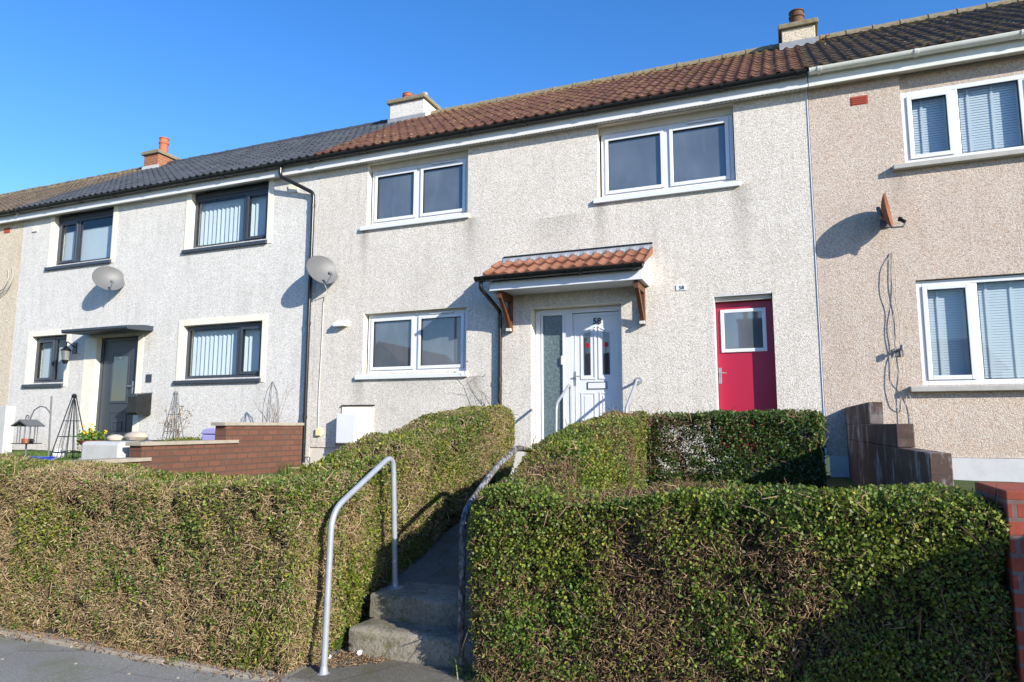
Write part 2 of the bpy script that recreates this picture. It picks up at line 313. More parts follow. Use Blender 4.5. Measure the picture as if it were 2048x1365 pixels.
#HOUSES
# ------------------------------------------------------------------ the terrace
def mesh_np(name, V, F, mat, parent=None, smooth=False):
    me = bpy.data.meshes.new(name); V = np.asarray(V, np.float32); F = np.asarray(F, np.int32); k = F.shape[1]
    me.vertices.add(len(V)); me.vertices.foreach_set('co', V.ravel()); me.loops.add(F.size); me.loops.foreach_set('vertex_index', F.ravel())
    me.polygons.add(len(F)); me.polygons.foreach_set('loop_start', np.arange(0, F.size, k, dtype=np.int32)); me.polygons.foreach_set('loop_total', np.full(len(F), k, np.int32))
    me.update(calc_edges=True); me.validate()
    return link(me, name, mat, parent, 0, smooth)
def tile_sheet(name, mat, parent, x0, x1, y0, z0, y1, z1, roll=.18, course=.33, amp=.028, lift=.018):
    """interlocking rolled tiles: every course is a lifted, waved strip"""
    L = math.hypot(y1 - y0, z1 - z0); nc = max(1, round(L / course)); n = max(4, int((x1 - x0) / roll * 9)); xs = np.linspace(x0, x1, n + 1)
    ph = (xs / roll) % 1.0; prof = amp * np.where(ph < .5, np.sin(ph * 2 * np.pi), .25 * np.sin(ph * 2 * np.pi))
    dy, dz = (y1 - y0) / L, (z1 - z0) / L; ny, nz = -dz, dy; V = []; F = []
    for c in range(nc):
        a, b = c * L / nc, (c + 1) * L / nc + .02; o = len(V) * 1
        jit = np.repeat(RNG.normal(0, .0035, n // 18 + 2), 18)[:n + 1]
        rows = [(a, -.01), (a, lift), (b, 0.004)]
        base = sum(len(v) for v in V)
        for (t, h) in rows:
            hh = prof + h + (jit if h else 0)
            V.append(np.stack([xs, y0 + dy * t + ny * hh, z0 + dz * t + nz * hh], 1))
        m = n + 1; i = np.arange(n)
        for r in range(2): F.append(np.stack([base + r * m + i, base + r * m + i + 1, base + (r + 1) * m + i + 1, base + (r + 1) * m + i], 1))
    V = np.concatenate(V); F = np.concatenate(F)
    # closing verge boards and underlay so that the sheet has a thickness
    o = mesh_np(name, V, F, mat, parent, True)
    return o
def gutter_profile(cy, cz, r, t=.006, n=9):
    out = [(cy + r * math.cos(a), cz + r * math.sin(a)) for a in np.linspace(math.pi, 2 * math.pi, n)]
    return out + [(cy + (r - t) * math.cos(a), cz + (r - t) * math.sin(a)) for a in np.linspace(2 * math.pi, math.pi, n)]
def gutter(parent, x0, x1, mat, cy=-.225, cz=6.478, r=.065, step=.95, ends=()):
    g = MB().prism(gutter_profile(cy, cz, r), 'X', x0, x1).build('gutter', mat, parent, smooth=True)
    n = max(2, int((x1 - x0) / step)); yb = cy + r
    for i in range(n + 1):
        x = x0 + .12 + (x1 - x0 - .24) * i / n
        b = MB().prism(gutter_profile(cy, cz, r + .010, .011), 'X', x - .022, x + .022).box(x - .014, x + .014, yb - .004, yb + .012, cz - .05, cz + .004)
        b.build('gutter_bracket', mat, g, smooth=False)
    for x in ends: MB().prism([(cy + (r + .003) * math.cos(a), cz + (r + .003) * math.sin(a)) for a in np.linspace(math.pi, 2 * math.pi, 9)], 'X', x - .006, x + .006).build('gutter_end', mat, g)
    return g
def wall_shell(parent, x0, x1, holes, mat, z0=1.22, z1=6.42):
    xs = sorted({x0, x1, *[h[0] for h in holes], *[h[1] for h in holes]}); zs = sorted({z0, z1, *[h[2] for h in holes], *[min(h[3], z1) for h in holes]})
    b = MB()
    for i in range(len(xs) - 1):
        for j in range(len(zs) - 1):
            cx, cz = (xs[i] + xs[i + 1]) / 2, (zs[j] + zs[j + 1]) / 2
            if any(h[0] < cx < h[1] and h[2] < cz < h[3] for h in holes): continue
            b.add([(xs[i], 0, zs[j]), (xs[i + 1], 0, zs[j]), (xs[i + 1], 0, zs[j + 1]), (xs[i], 0, zs[j + 1])], [(0, 1, 2, 3)])
    for h in holes:
        a, c, d, e = h[0], h[1], h[2], min(h[3], z1); D = .32
        for q in ([(a, 0, d), (a, D, d), (a, D, e), (a, 0, e)], [(c, 0, d), (c, D, d), (c, D, e), (c, 0, e)], [(a, 0, e), (c, 0, e), (c, D, e), (a, D, e)], [(a, 0, d), (c, 0, d), (c, D, d), (a, D, d)]): b.add(q, [(0, 1, 2, 3)])
    for q in ([(x0, 0, z0), (x0, 6.8, z0), (x0, 6.8, z1), (x0, 0, z1)], [(x1, 0, z0), (x1, 6.8, z0), (x1, 6.8, z1), (x1, 0, z1)], [(x0, 6.8, z0), (x1, 6.8, z0), (x1, 6.8, z1), (x0, 6.8, z1)],
              [(x0, .33, 3.85), (x1, .33, 3.85), (x1, 6.8, 3.85), (x0, 6.8, 3.85)], [(x0, 3.2, z0), (x1, 3.2, z0), (x1, 3.2, z1), (x0, 3.2, z1)]): b.add(q, [(0, 1, 2, 3)])
    return b.build('wall', mat, parent)
def reveal(parent, h, mat, z1=6.30, D=.11, t=.012, sides='LRT'):
    a, c, d, e = h; e = min(e, z1); b = MB()
    if 'L' in sides: b.box(a, a + t, .002, D, d, e)
    if 'R' in sides: b.box(c - t, c, .002, D, d, e)
    if 'T' in sides: b.box(a + t, c - t, .002, D, e - t, e)
    return b.build('reveal', mat, parent)
def window(parent, x0, x1, z0, z1, mull, fmat, pmat, y=.10, casements=(), sillx=None, sillmat='upvc', sill_h=.10, vent=None, blind=None, mullmat=None, fr=.06):
    """frame > pane, casement, sill, trickle_vent, blind"""
    f = MB().ring(x0, x1, z0, z1, fr, y, y + .07)
    for m in mull: f.box(m - .038, m + .038, y + .003, y + .067, z0 + fr, z1 - fr)
    f = f.build('window', fmat, parent, .006); edges = [x0 + fr] + sum([[m - .038, m + .038] for m in mull], []) + [x1 - fr]
    for k in range(len(edges) // 2):
        a, c = edges[2 * k], edges[2 * k + 1]; d, e = z0 + fr, z1 - fr
        if k in casements:
            MB().ring(a + .002, c - .002, d + .002, e - .002, .055, y - .018, y + .05).build('casement', fmat, f, .006); a += .05; c -= .05; d += .05; e -= .05
            MB().ring(a, c, d, e, .008, y - .012, y + .045).build('gasket', 'black_plastic', f); 
        else: MB().ring(a, c, d, e, .008, y + .006, y + .04).build('gasket', 'black_plastic', f)
        MB().box(a, c, y + .026, y + .032, d, e).build('pane', pmat, f)
    if vent:
        a, c = vent; MB().box(a, c, y - .012 if not casements else y - .03, y, z1 - fr * .75, z1 - fr * .25).build('trickle_vent', fmat, f, .004)
    if sillx:
        a, c = sillx; MB().prism([(-.055, z0 - sill_h), (-.055, z0 - .035), (y + .01, z0 - .002), (y + .01, z0 - sill_h)], 'X', a, c).build('sill', sillmat, f, .005)
    if blind:
        yb = y + (.10 if blind == 'venetian' else .13); bl = MB()
        if blind == 'vertical':
            top = z1 - .12; n = int((x1 - x0 - .1) / .105); MB().box(x0 + .05, x1 - .05, yb - .02, yb + .02, top, top + .04).build('blind_rail', 'upvc', f)
            for i in range(n):
                cx = x0 + .1 + (x1 - x0 - .2) * i / (n - 1); an = R(24 + random.uniform(-5, 5)); ux, uy = .052 * math.cos(an), .052 * math.sin(an)
                bl.add([(cx - ux, yb - uy, z0 + .06), (cx + ux, yb + uy, z0 + .06), (cx + ux, yb + uy, top), (cx - ux, yb - uy, top)], [(0, 1, 2, 3)])
        elif blind == 'venetian':
            k = 0; z = z0 + .05
            while z < z1 - .05:
                bl.add([(x0 + .03, yb - .003, z), (x1 - .03, yb - .003, z), (x1 - .03, yb + .003, z + .0315), (x0 + .03, yb + .003, z + .0315)], [(0, 1, 2, 3)]); z += .034
            for i in range(7): cx = x0 + .25 + (x1 - x0 - .4) * i / 6; bl.box(cx - .012, cx + .012, yb - .018, yb - .016, z0 + .05, z1 - .05)
        elif blind == 'roller': bl.box(x0 + .05, x1 - .05, yb, yb + .003, z0 + .3 if False else z0 + .05, z1 - .22)
        bl.build('blind', 'blind_white', f)
    return f
def head_board(parent, x0, x1, z0, z1, mat='soffit_paint', y=.09): return MB().box(x0, x1, y, y + .1, z0, z1).build('head_board', mat, parent)
def text_mesh(body, size, x, y, z, mat, parent, name, bold=.0, align='CENTER'):
    cu = bpy.data.curves.new('number', 'FONT'); cu.body = body; cu.size = size; cu.extrude = .002; cu.offset = bold; cu.align_x = align
    t = bpy.data.objects.new('number', cu); C.objects.link(t); bpy.context.view_layer.update()
    me = bpy.data.meshes.new_from_object(t.evaluated_get(bpy.context.evaluated_depsgraph_get())); bpy.data.objects.remove(t)
    me.transform(Matrix.Translation((x, y, z)) @ Matrix.Rotation(R(90), 4, 'X')); me.materials.clear()
    return link(me, name, mat, parent)
def chimney(parent, x0, x1, y0, y1, z0, z1, mat, capmat, pots, flash='lead'):
    c = MB().box(x0, x1, y0, y1, z0, z1).build('chimney', mat, parent, .01)
    MB().box(x0 - .06, x1 + .06, y0 - .06, y1 + .06, z1 + .002, z1 + .10).build('chimney_cap', capmat, c, .015)
    k = .653; zf = lambda y: 8.82 - (3.4 - y) * k
    MB().prism([(y0 - .12, zf(y0 - .12) + .035), (y0 - .012, zf(y0) + .035), (y0 - .012, zf(y0) + .15), (y0 - .004, zf(y0) + .15), (y0 - .004, zf(y0 - .12) - .03)], 'X', x0 - .05, x1 + .05).build('flashing', flash, c)
    for (x, y, r, h, m) in pots:
        MB().lathe([(r * 1.0, 0), (r * 1.02, .05), (r * .92, .06), (r * .88, h * .62), (r * 1.02, h * .66), (r * 1.02, h * .76), (r * .9, h * .79), (r * .88, h * .93), (r * 1.0, h * .95), (r * .98, h), (r * .7, h), (r * .68, h - .1), (.01, h - .1)], (x, y, z1 + .102)).build('chimney_pot', m, c, smooth=True)
    return c
def roof(parent, x0, x1, tile, ridge_mat):
    y0, z0, y1, z1 = -.225, 6.515, 3.4, 8.84
    r = tile_sheet('roof', tile, parent, x0, x1, y0, z0, y1, z1)
    MB().prism([(y1, z1 - .03), (7.0, z0 - .05), (7.0, z0 - .12), (y1, z1 - .12), (-.14, 6.45), (-.14, 6.49)], 'X', x0 + .004, x1 - .004).build('roof_deck', 'dark_void', r)
    MB().prism([(y1 + .02, z1 - .02), (7.02, z0 - .04), (7.02, z0 - .02), (y1 + .02, z1 + .0)], 'X', x0, x1).build('rear_slope', tile, r)
    rg = MB(); x = x0; rr = .115
    while x < x1 - .05:
        xe = min(x + .44, x1); a = np.linspace(-.12, math.pi + .12, 9); rad = rr + random.uniform(-.004, .004)
        for (p, q, e) in ((x, xe - .03, 0), (xe - .03, xe, .012)):
            po = [(y1 + (rad + e) * math.cos(t), z1 - .035 + (rad + e) * math.sin(t)) for t in a]; rg.prism(po, 'X', p, q - .002)
        x = xe
    rg.build('ridge', ridge_mat, r)
    return r
def eaves(parent, x0, x1, fmat, soffmat):
    MB().box(x0, x1, -.152, -.130, 6.275, 6.50).build('fascia', fmat, parent, .004)
    return MB().box(x0, x1, -.130, -.001, 6.303, 6.313).build('soffit', soffmat, parent)

# ---- white house, number 58
XL, XM, XR = -7.94, .42, 8.78
H = root('terraced_house', (-3.76, 0, 1.2), 'cream roughcast terraced house with red door, white door and red tiled roof', 'house', 'houses in the terrace')
hUL = (-6.88, -4.86, 5.15, 6.9); hUR = (-2.63, -.57, 5.12, 6.9); hLL = (-6.88, -4.86, 2.49, 3.56); hD = (-3.745, -2.28, 1.24, 3.455); hR = (-.955, -.165, 1.24, 3.45)
wall_shell(H, XL + .004, XM - .004, [hUL, hUR, hLL, hD, hR], 'harl_cream')
MB().box(XL + .004, XM - .03, .02, .12, .4, 1.218).build('plinth', 'plinth_cream', H)
MB().box(XM - .016, XM - .003, -.010, .004, 1.2, 6.30).build('edge_bead', 'upvc', H)
roof(H, XL, XM, 'tile_red', 'lichen_stone'); sf = eaves(H, XL, XM, 'upvc_warm', 'upvc_warm')
MB().box(XL + .05, XM - .06, -.100, -.060, 6.2985, 6.3025).build('soffit_vent', 'vent_dots', sf)
gutter(H, XL + .02, XM + .0, 'black_plastic')
for h in (hUL, hUR): reveal(H, (h[0], h[1], h[2], 6.30), 'cream_paint'); head_board(H, h[0] + .013, h[1] - .013, 6.165, 6.30)
reveal(H, hLL, 'cream_paint'); head_board(H, hLL[0] + .013, hLL[1] - .013, 3.525, 3.548)
window(H, -6.84, -4.90, 5.15, 6.165, [-5.88], 'upvc', 'pane_dark', casements=(0, 1), sillx=(-6.985, -4.835), vent=(-5.62, -5.15))
window(H, -2.59, -.60, 5.12, 6.165, [-1.57], 'upvc', 'pane_dark', casements=(0, 1), sillx=(-2.69, -.53), vent=(-1.25, -.82))
window(H, -6.84, -4.90, 2.49, 3.525, [-5.87], 'upvc', 'pane_dark', casements=(0, 1), sillx=(-6.995, -4.83), vent=(-5.62, -5.15))
chimney(H, -8.36, -7.46, 2.97, 3.65, 8.2, 9.04, 'harl_grey', 'lichen_stone', [(-8.02, 3.2, .13, .20, 'terracotta'), (-7.6, 3.25, .075, .17, 'pale_concrete')])
# front door
reveal(H, hD, 'cream_paint', D=.165)
D = MB().box(-3.105, -2.345, .115, .155, 1.36, 3.345).build('front_door', 'upvc', H, .004)
f = MB().ring(-3.728, -2.285, 1.26, 3.44, .085, .10, .17); f.box(-3.245, -3.11, .10, .17, 1.315, 3.37); f.build('door_frame', 'upvc', D, .006)
MB().box(-3.685, -2.295, .03, .17, 1.24, 1.258).build('threshold', 'pale_concrete', D)
MB().ring(-3.63, -3.245, 1.315, 3.37, .03, .092, .12).build('side_frame', 'upvc', D, .005)
MB().box(-3.60, -3.275, .125, .135, 1.345, 3.34).build('side_pane', 'pane_frosted', D)
MB().box(-3.30, -3.262, .082, .098, 2.55, 2.69).build('doorbell', 'upvc_warm', D, .006)
m = MB().ring(-3.075, -2.375, 1.42, 3.30, .012, .108, .117)
def arched(b, x0, x1, z0, za, zb, t, y0, y1):
    b.box(x0, x0 + t, y0, y1, z0, za); b.box(x1 - t, x1, y0, y1, z0, zb); b.box(x0 + t, x1 - t, y0, y1, z0, z0 + t)
    b.prism([(x0, za), (x1, zb), (x1, zb - t), (x0, za - t)], 'Y', y0, y1)
arched(m, -2.985, -2.745, 2.31, 3.03, 3.13, .024, .104, .118); arched(m, -2.705, -2.465, 2.31, 3.13, 3.03, .024, .104, .118)
for a, c in ((-2.985, -2.755), (-2.695, -2.465)): m.ring(a, c, 1.47, 2.11, .022, .106, .118); m.box(a + .05, c - .05, .109, .117, 1.52, 2.06)
m.build('moulding', 'upvc', D, .005)
for a, c, za, zb in ((-2.925, -2.825, 3.02, 3.05), (-2.625, -2.525, 3.05, 3.02)):
    g = MB().prism([(a, 2.38), (c, 2.38), (c, zb), (a, za)], 'Y', .106, .117).build('glazing', 'pane_grey', D)
    cx = (a + c) / 2; MB().prism([(cx + .036 * math.cos(t), 2.84 + .042 * math.sin(t)) for t in np.linspace(0, 2 * math.pi, 15)[:-1]], 'Y', .102, .107).build('rose', 'rose_red', g)
    l = MB().tube([(cx, .104, 2.80), (cx - .01, .104, 2.70), (cx + .012, .104, 2.58), (cx, .104, 2.44)], .004, 5); l.prism([(cx, 2.66), (cx + .04, 2.70), (cx + .02, 2.72)], 'Y', .1035, .106); l.build('lead_line', 'dark_void', g)
lb = MB().box(-2.875, -2.575, .106, .117, 2.165, 2.265).build('letterbox', 'upvc', D, .004); MB().ring(-2.88, -2.57, 2.16, 2.27, .010, .103, .112).build('letterbox_edge', 'black_plastic', lb)
text_mesh('58', .135, -2.715, .104, 3.165, 'number_black', D, 'door_number', .0019)
hd = MB().box(-3.085, -3.055, .100, .117, 2.22, 2.44).build('handle', 'steel', D, .004); MB().tube([(-3.07, .1, 2.36), (-3.07, .06, 2.36), (-2.97, .055, 2.36)], .009).build('lever', 'steel', hd)
# set the whole door assembly back into its recess
def set_back(o, dy):
    for c in [o] + [c for c in bpy.data.objects if c.parent == o or (c.parent and c.parent.parent == o)]:
        n = len(c.data.vertices); v = np.empty(n * 3, np.float32); c.data.vertices.foreach_get('co', v); v = v.reshape(-1, 3); v[:, 1] += dy; c.data.vertices.foreach_set('co', v.ravel()); c.data.update()
set_back(D, .065)
# store door
reveal(H, hR, 'upvc', D=.145, sides='LT'); MB().box(-.943, -.18, .07, .12, 3.375, 3.437).build('head_board', 'soffit_paint', H)
D = MB().box(-.94, -.17, .14, .185, 1.27, 3.372).build('store_door', 'red_paint', H, .004)
MB().ring(-.88, -.265, 2.645, 3.265, .05, .118, .141).build('glazing_frame', 'upvc', D, .006); MB().box(-.83, -.315, .126, .134, 2.695, 3.215).build('pane', 'pane_dark', D)
hd = MB().box(-.932, -.892, .130, .141, 2.20, 2.43).build('handle', 'steel', D, .003); MB().tube([(-.912, .13, 2.355), (-.912, .085, 2.355), (-.82, .08, 2.35)], .009).build('lever', 'steel', hd)
set_back(D, .025)
MB().box(-.955, -.165, .02, .2, 1.24, 1.262).build('threshold', 'concrete', H)
# door canopy
K = MB().box(-4.20, -1.875, -.53, -.003, 3.672, 3.69).build('canopy', 'upvc', H)
b = MB().box(-4.22, -1.855, -.552, -.530, 3.66, 3.80); b.prism([(-.530, 3.66), (-.003, 3.66), (-.003, 4.13), (-.530, 3.80)], 'X', -1.877, -1.857); b.prism([(-.530, 3.66), (-.003, 3.66), (-.003, 4.13), (-.530, 3.80)], 'X', -4.22, -4.20); b.build('canopy_fascia', 'upvc', K, .004)
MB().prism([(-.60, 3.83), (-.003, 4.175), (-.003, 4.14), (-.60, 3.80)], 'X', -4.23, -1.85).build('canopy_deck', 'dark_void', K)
tile_sheet('canopy_tiles', 'tile_canopy', K, -4.28, -1.80, -.64, 3.868, -.012, 4.225, .18, .36, .03, .035)
MB().prism([(-.66, 3.86), (-.66, 3.90), (-.01, 4.26), (-.01, 4.15)], 'X', -1.815, -1.795).build('verge_tile', 'tile_canopy', K); MB().prism([(-.64, 3.84), (-.64, 3.87), (-.01, 4.23), (-.01, 4.15)], 'X', -4.285, -4.268).build('verge_tile', 'tile_canopy', K)
fl = MB(); N = 60
for i in range(N):
    a, c = -4.21 + 2.40 * i / N, -4.21 + 2.40 * (i + 1) / N; wv = lambda x: .022 * math.sin(2 * math.pi * ((x / .18) % 1))
    fl.add([(a, -.065, 4.222 + wv(a)), (c, -.065, 4.222 + wv(c)), (c, -.012, 4.295), (a, -.012, 4.295)], [(0, 1, 2, 3)])
fl.build('flashing', 'lead', K); MB().box(-4.21, -1.80, -.018, -.001, 4.302, 4.325).build('flashing_bead', 'black_plastic', K)
gutter(K, -4.40, -1.83, 'black_plastic', -.655, 3.862, .070, .85, (-4.40, -1.83))
for x in (-4.08, -1.96):
    b = MB().box(x - .035, x + .035, -.075, -.004, 3.08, 3.67); b.box(x - .035, x + .035, -.50, -.076, 3.55, 3.67)
    pts = [(x, -.47, 3.60), (x, -.36, 3.50), (x, -.23, 3.36), (x, -.12, 3.22), (x, -.065, 3.13)]
    for p, q in zip(pts[:-1], pts[1:]):
        p, q = Vector(p), Vector(q); d = (q - p) / 2; n = Vector((0, d.z, -d.y)).normalized() * .034; b.obox((p + q) / 2, (.028, 0, 0), d * 1.08, n)
    b = b.build('gallows_bracket', 'wood_stain', K, .004); MB().box(x - .04, x + .04, -.13, -.076, 3.085, 3.13).build('bracket_block', 'plinth_cream', b, .004)
dp = MB().tube(smoothpath([(-4.34, -.612, 3.80), (-4.34, -.612, 3.70), (-4.25, -.055, 3.42), (-4.25, -.055, 1.2)], .06), .034, 10).build('downpipe', 'black_plastic', H, smooth=True)
for z in (3.28, 2.3, 1.5): MB().lathe([(.040, 0), (.040, .05)], (-4.25, -.055, z), 12).build('pipe_clip', 'black_plastic', dp)
MB().prism([(0, 3.34), (-.13, 3.34), (-.12, 3.41), (0, 3.455)], 'X', -7.44, -7.20).build('vent_cowl', 'upvc', H, .006)
# meter cupboard
mb = MB().box(-7.26, -6.62, -.02, -.001, 1.27, 1.93).build('meter_surround', 'cream_paint', H); MB().box(-7.27, -6.60, -.035, -.001, 1.932, 1.955).build('meter_ledge', 'dark_stain', mb)
MB().box(-7.24, -6.86, -.20, -.021, 1.30, 1.80).build('meter_box', 'upvc', mb, .012)
MB().box(-7.245, -6.855, -.205, -.19, 1.26, 1.297).build('meter_foot', 'dark_stain', mb)

# ---- grey house
G = root('terraced_house', (-12.1, 0, 1.1), 'grey roughcast terraced house with dark window frames and slate grey tiled roof', 'house', 'houses in the terrace')
g1 = (-15.24, -13.34, 5.14, 6.9); g2 = (-11.12, -9.12, 5.14, 6.9); g3 = (-11.13, -9.12, 2.50, 3.56); g4 = (-15.66, -14.50, 2.52, 3.56); gd = (-13.56, -12.33, 1.14, 3.44)
X0 = -16.30
wall_shell(G, X0 + .004, XL - .004, [g1, g2, g3, g4, gd], 'harl_grey', 1.05); roof(G, X0, XL, 'tile_slate', 'tile_slate'); eaves(G, X0, XL, 'upvc_warm', 'upvc_warm'); gutter(G, X0 + .02, XL + .02, 'black_plastic')
MB().box(X0 + .01, XL - .03, .02, .12, .4, 1.048).build('plinth', 'plinth_grey', G)
def surround(h, l=.11, r=.11, t=.12, zb=None, z1=None):
    a, c, d, e = h; zb = d - .10 if zb is None else zb; b = MB(); e = min(e, 6.30)
    MB().box(a - l, a + .006, -.012, .10, zb, e).build('surround', 'cream_paint', G); MB().box(c - .006, c + r, -.012, .10, zb, e).build('surround', 'cream_paint', G)
    if t: MB().box(a - l, c + r, -.012, .10, e + .001, e + t).build('surround', 'cream_paint', G)
surround(g1, .12, .12, 0); surround(g2, .12, .12, 0); surround(g3); surround(g4, .12, .11); surround(gd, .36, .14, 0, 1.06)
for h in (g1, g2): head_board(G, h[0] + .002, h[1] - .002, 6.19, 6.30, 'anthracite')
window(G, -15.22, -13.36, 5.14, 6.19, [-14.55], 'anthracite', 'pane_clear', casements=(0,), sillx=(-15.38, -13.30), sillmat='anthracite', blind='roller')
window(G, -11.10, -9.14, 5.14, 6.19, [-9.78], 'anthracite', 'pane_clear', casements=(1,), sillx=(-11.25, -9.10), sillmat='anthracite', blind='vertical')
window(G, -11.11, -9.14, 2.50, 3.54, [-9.78], 'anthracite', 'pane_clear', casements=(1,), sillx=(-11.27, -9.10), sillmat='anthracite', blind='vertical')
window(G, -15.64, -14.52, 2.52, 3.54, [-15.0], 'anthracite', 'pane_clear', casements=(0,), sillx=(-15.8, -14.5), sillmat='anthracite', blind='roller')
D = MB().box(-13.47, -12.42, .115, .16, 1.16, 3.36).build('front_door', 'anthracite', G, .004); MB().ring(-13.55, -12.34, 1.15, 3.42, .07, .10, .17).build('door_frame', 'anthracite', D, .005)
MB().ring(-13.22, -12.68, 2.05, 3.08, .05, .098, .117).build('moulding', 'anthracite', D, .006); MB().box(-13.17, -12.73, .108, .117, 2.10, 3.03).build('glazing', 'pane_grey', D)
m = MB().ring(-13.22, -12.68, 1.30, 1.88, .03, .104, .117); m.ring(-13.1, -12.8, 1.48, 1.68, .03, .102, .117); m.build('lower_panel', 'anthracite', D, .005)
MB().box(-12.56, -12.52, .10, .117, 2.25, 2.50).tube([(-12.54, .1, 2.4), (-12.54, .06, 2.4), (-12.65, .055, 2.4)], .01).build('handle', 'steel', D)
MB().lathe([(.035, 0), (.04, .02), (.02, .03)], (-12.95, .10, 2.98), 12).build('knocker', 'steel', D)
MB().prism([(0, 3.50), (-.58, 3.47), (-.60, 3.50), (-.60, 3.545), (-.2, 3.60), (0, 3.60)], 'X', -13.84, -11.94).build('door_slab', 'anthracite', G, .008)
MB().box(-8.63, -8.42, -.035, -.001, 5.97, 6.13).build('air_vent', 'cream_paint', G).name = 'air_vent'; MB().box(-15.95, -15.8, -.03, -.001, 6.0, 6.12).build('air_vent', 'cream_paint', G)
dp = MB().tube(smoothpath([(-8.68, -.215, 6.40), (-8.68, -.215, 6.24), (-8.02, -.06, 5.88), (-8.02, -.06, .95)], .08), .036, 10).build('downpipe', 'black_plastic', G, smooth=True)
for z in (5.6, 3.4, 1.72): MB().lathe([(.043, 0), (.043, .06)], (-8.02, -.06, z), 12).build('pipe_clip', 'black_plastic', dp)
chimney(G, -16.32, -15.78, 3.0, 3.7, 8.2, 9.02, 'brick_chimney', 'lichen_stone', [(-16.02, 3.35, .13, .50, 'terracotta')], 'pale_concrete')

# ---- right house
Q = root('terraced_house', (4.6, 0, 1.1), 'tan roughcast terraced house with dark mossy roof and white gutter', 'house', 'houses in the terrace')
r1 = (1.55, 3.75, 5.05, 6.9); r2 = (1.57, 3.75, 2.12, 3.48); r3 = (5.4, 7.4, 5.05, 6.9); r4 = (5.4, 7.4, 2.12, 3.48)
wall_shell(Q, XM + .004, XR, [r1, r2, r3, r4], 'harl_tan', 1.22); roof(Q, XM, XR, 'tile_moss', 'lichen_stone'); eaves(Q, XM + .01, XR, 'white_gutter', 'soffit_paint'); gutter(Q, XM + .03, XR, 'white_gutter', r=.068, step=1.05, ends=(XM + .03,))
MB().box(XM + .03, XR, -.02, .10, .4, 1.216).build('plinth', 'plinth_grey', Q)
for h in (r1, r3): head_board(Q, h[0], h[1], 6.06, 6.32, 'harl_tan', .05)
for a, z0, z1 in ((1.55, 5.05, 6.06), (5.4, 5.05, 6.06), (1.57, 2.12, 3.47), (5.4, 2.12, 3.47)):
    window(Q, a + .005, a + 2.0, z0, z1, [a + .62, a + 1.36] if z0 > 4 else [a + .64, a + 1.45], 'upvc', 'pane_clear', y=.05, casements=(0, 2), blind='venetian', fr=.065)
    MB().prism([(-.10, z0 - .085), (-.10, z0 - .02), (.06, z0 - .002), (.06, z0 - .085)], 'X', a - .15, a + 2.15).build('sill', 'grey_sill', Q, .008)
    MB().box(a + 2.0, a + 2.2, .04, .2, z0, z1).build('jamb', 'harl_tan', Q)
v = MB().box(.95, 1.165, -.004, .02, 5.965, 6.09)
for i in range(4): v.box(.965, 1.15, -.012, -.003, 5.978 + i * .027, 5.993 + i * .027)
v.build('air_vent', 'vent_red', Q)
chimney(Q, .16, .73, 3.0, 3.62, 8.2, 8.96, 'harl_sand', 'lichen_stone', [(.44, 3.3, .14, .38, 'dark_pot')])
b = MB().tube([(.73, 3.05, 8.62), (.86, 3.0, 8.65), (.97, 3.0, 8.70)], .012, 6); b.tube([(.9, 2.9, 8.66), (.9, 3.1, 8.66)], .008, 5); b.build('aerial_stub', 'rust', Q)
# ---- far left house
S = root('terraced_house', (-20.5, 0, 1.1), 'sand coloured terraced house end with brown tiled roof at the left edge', 'house', 'houses in the terrace')
s1 = (-19.6, -17.8, 5.14, 6.9); s2 = (-19.6, -17.8, 2.5, 3.56)
wall_shell(S, -24.7, X0 - .004, [s1, s2], 'harl_sand', 1.05); roof(S, -24.7, X0, 'tile_brown', 'tile_brown'); eaves(S, -24.7, X0 - .01, 'upvc_warm', 'upvc_warm'); gutter(S, -24.7, X0, 'black_plastic')
MB().box(-24.7, X0 - .03, .02, .12, .4, 1.048).build('plinth', 'plinth_grey', S)
head_board(S, -19.6, -17.8, 6.19, 6.32)
for z0, z1 in ((5.14, 6.19), (2.5, 3.56)): window(S, -19.59, -17.81, z0, z1, [-18.7], 'upvc', 'pane_dark', casements=(0, 1), sillx=(-19.7, -17.7))
MB().box(-17.0, -16.78, -.01, .02, 6.08, 6.2).build('air_vent', 'vent_red', S)

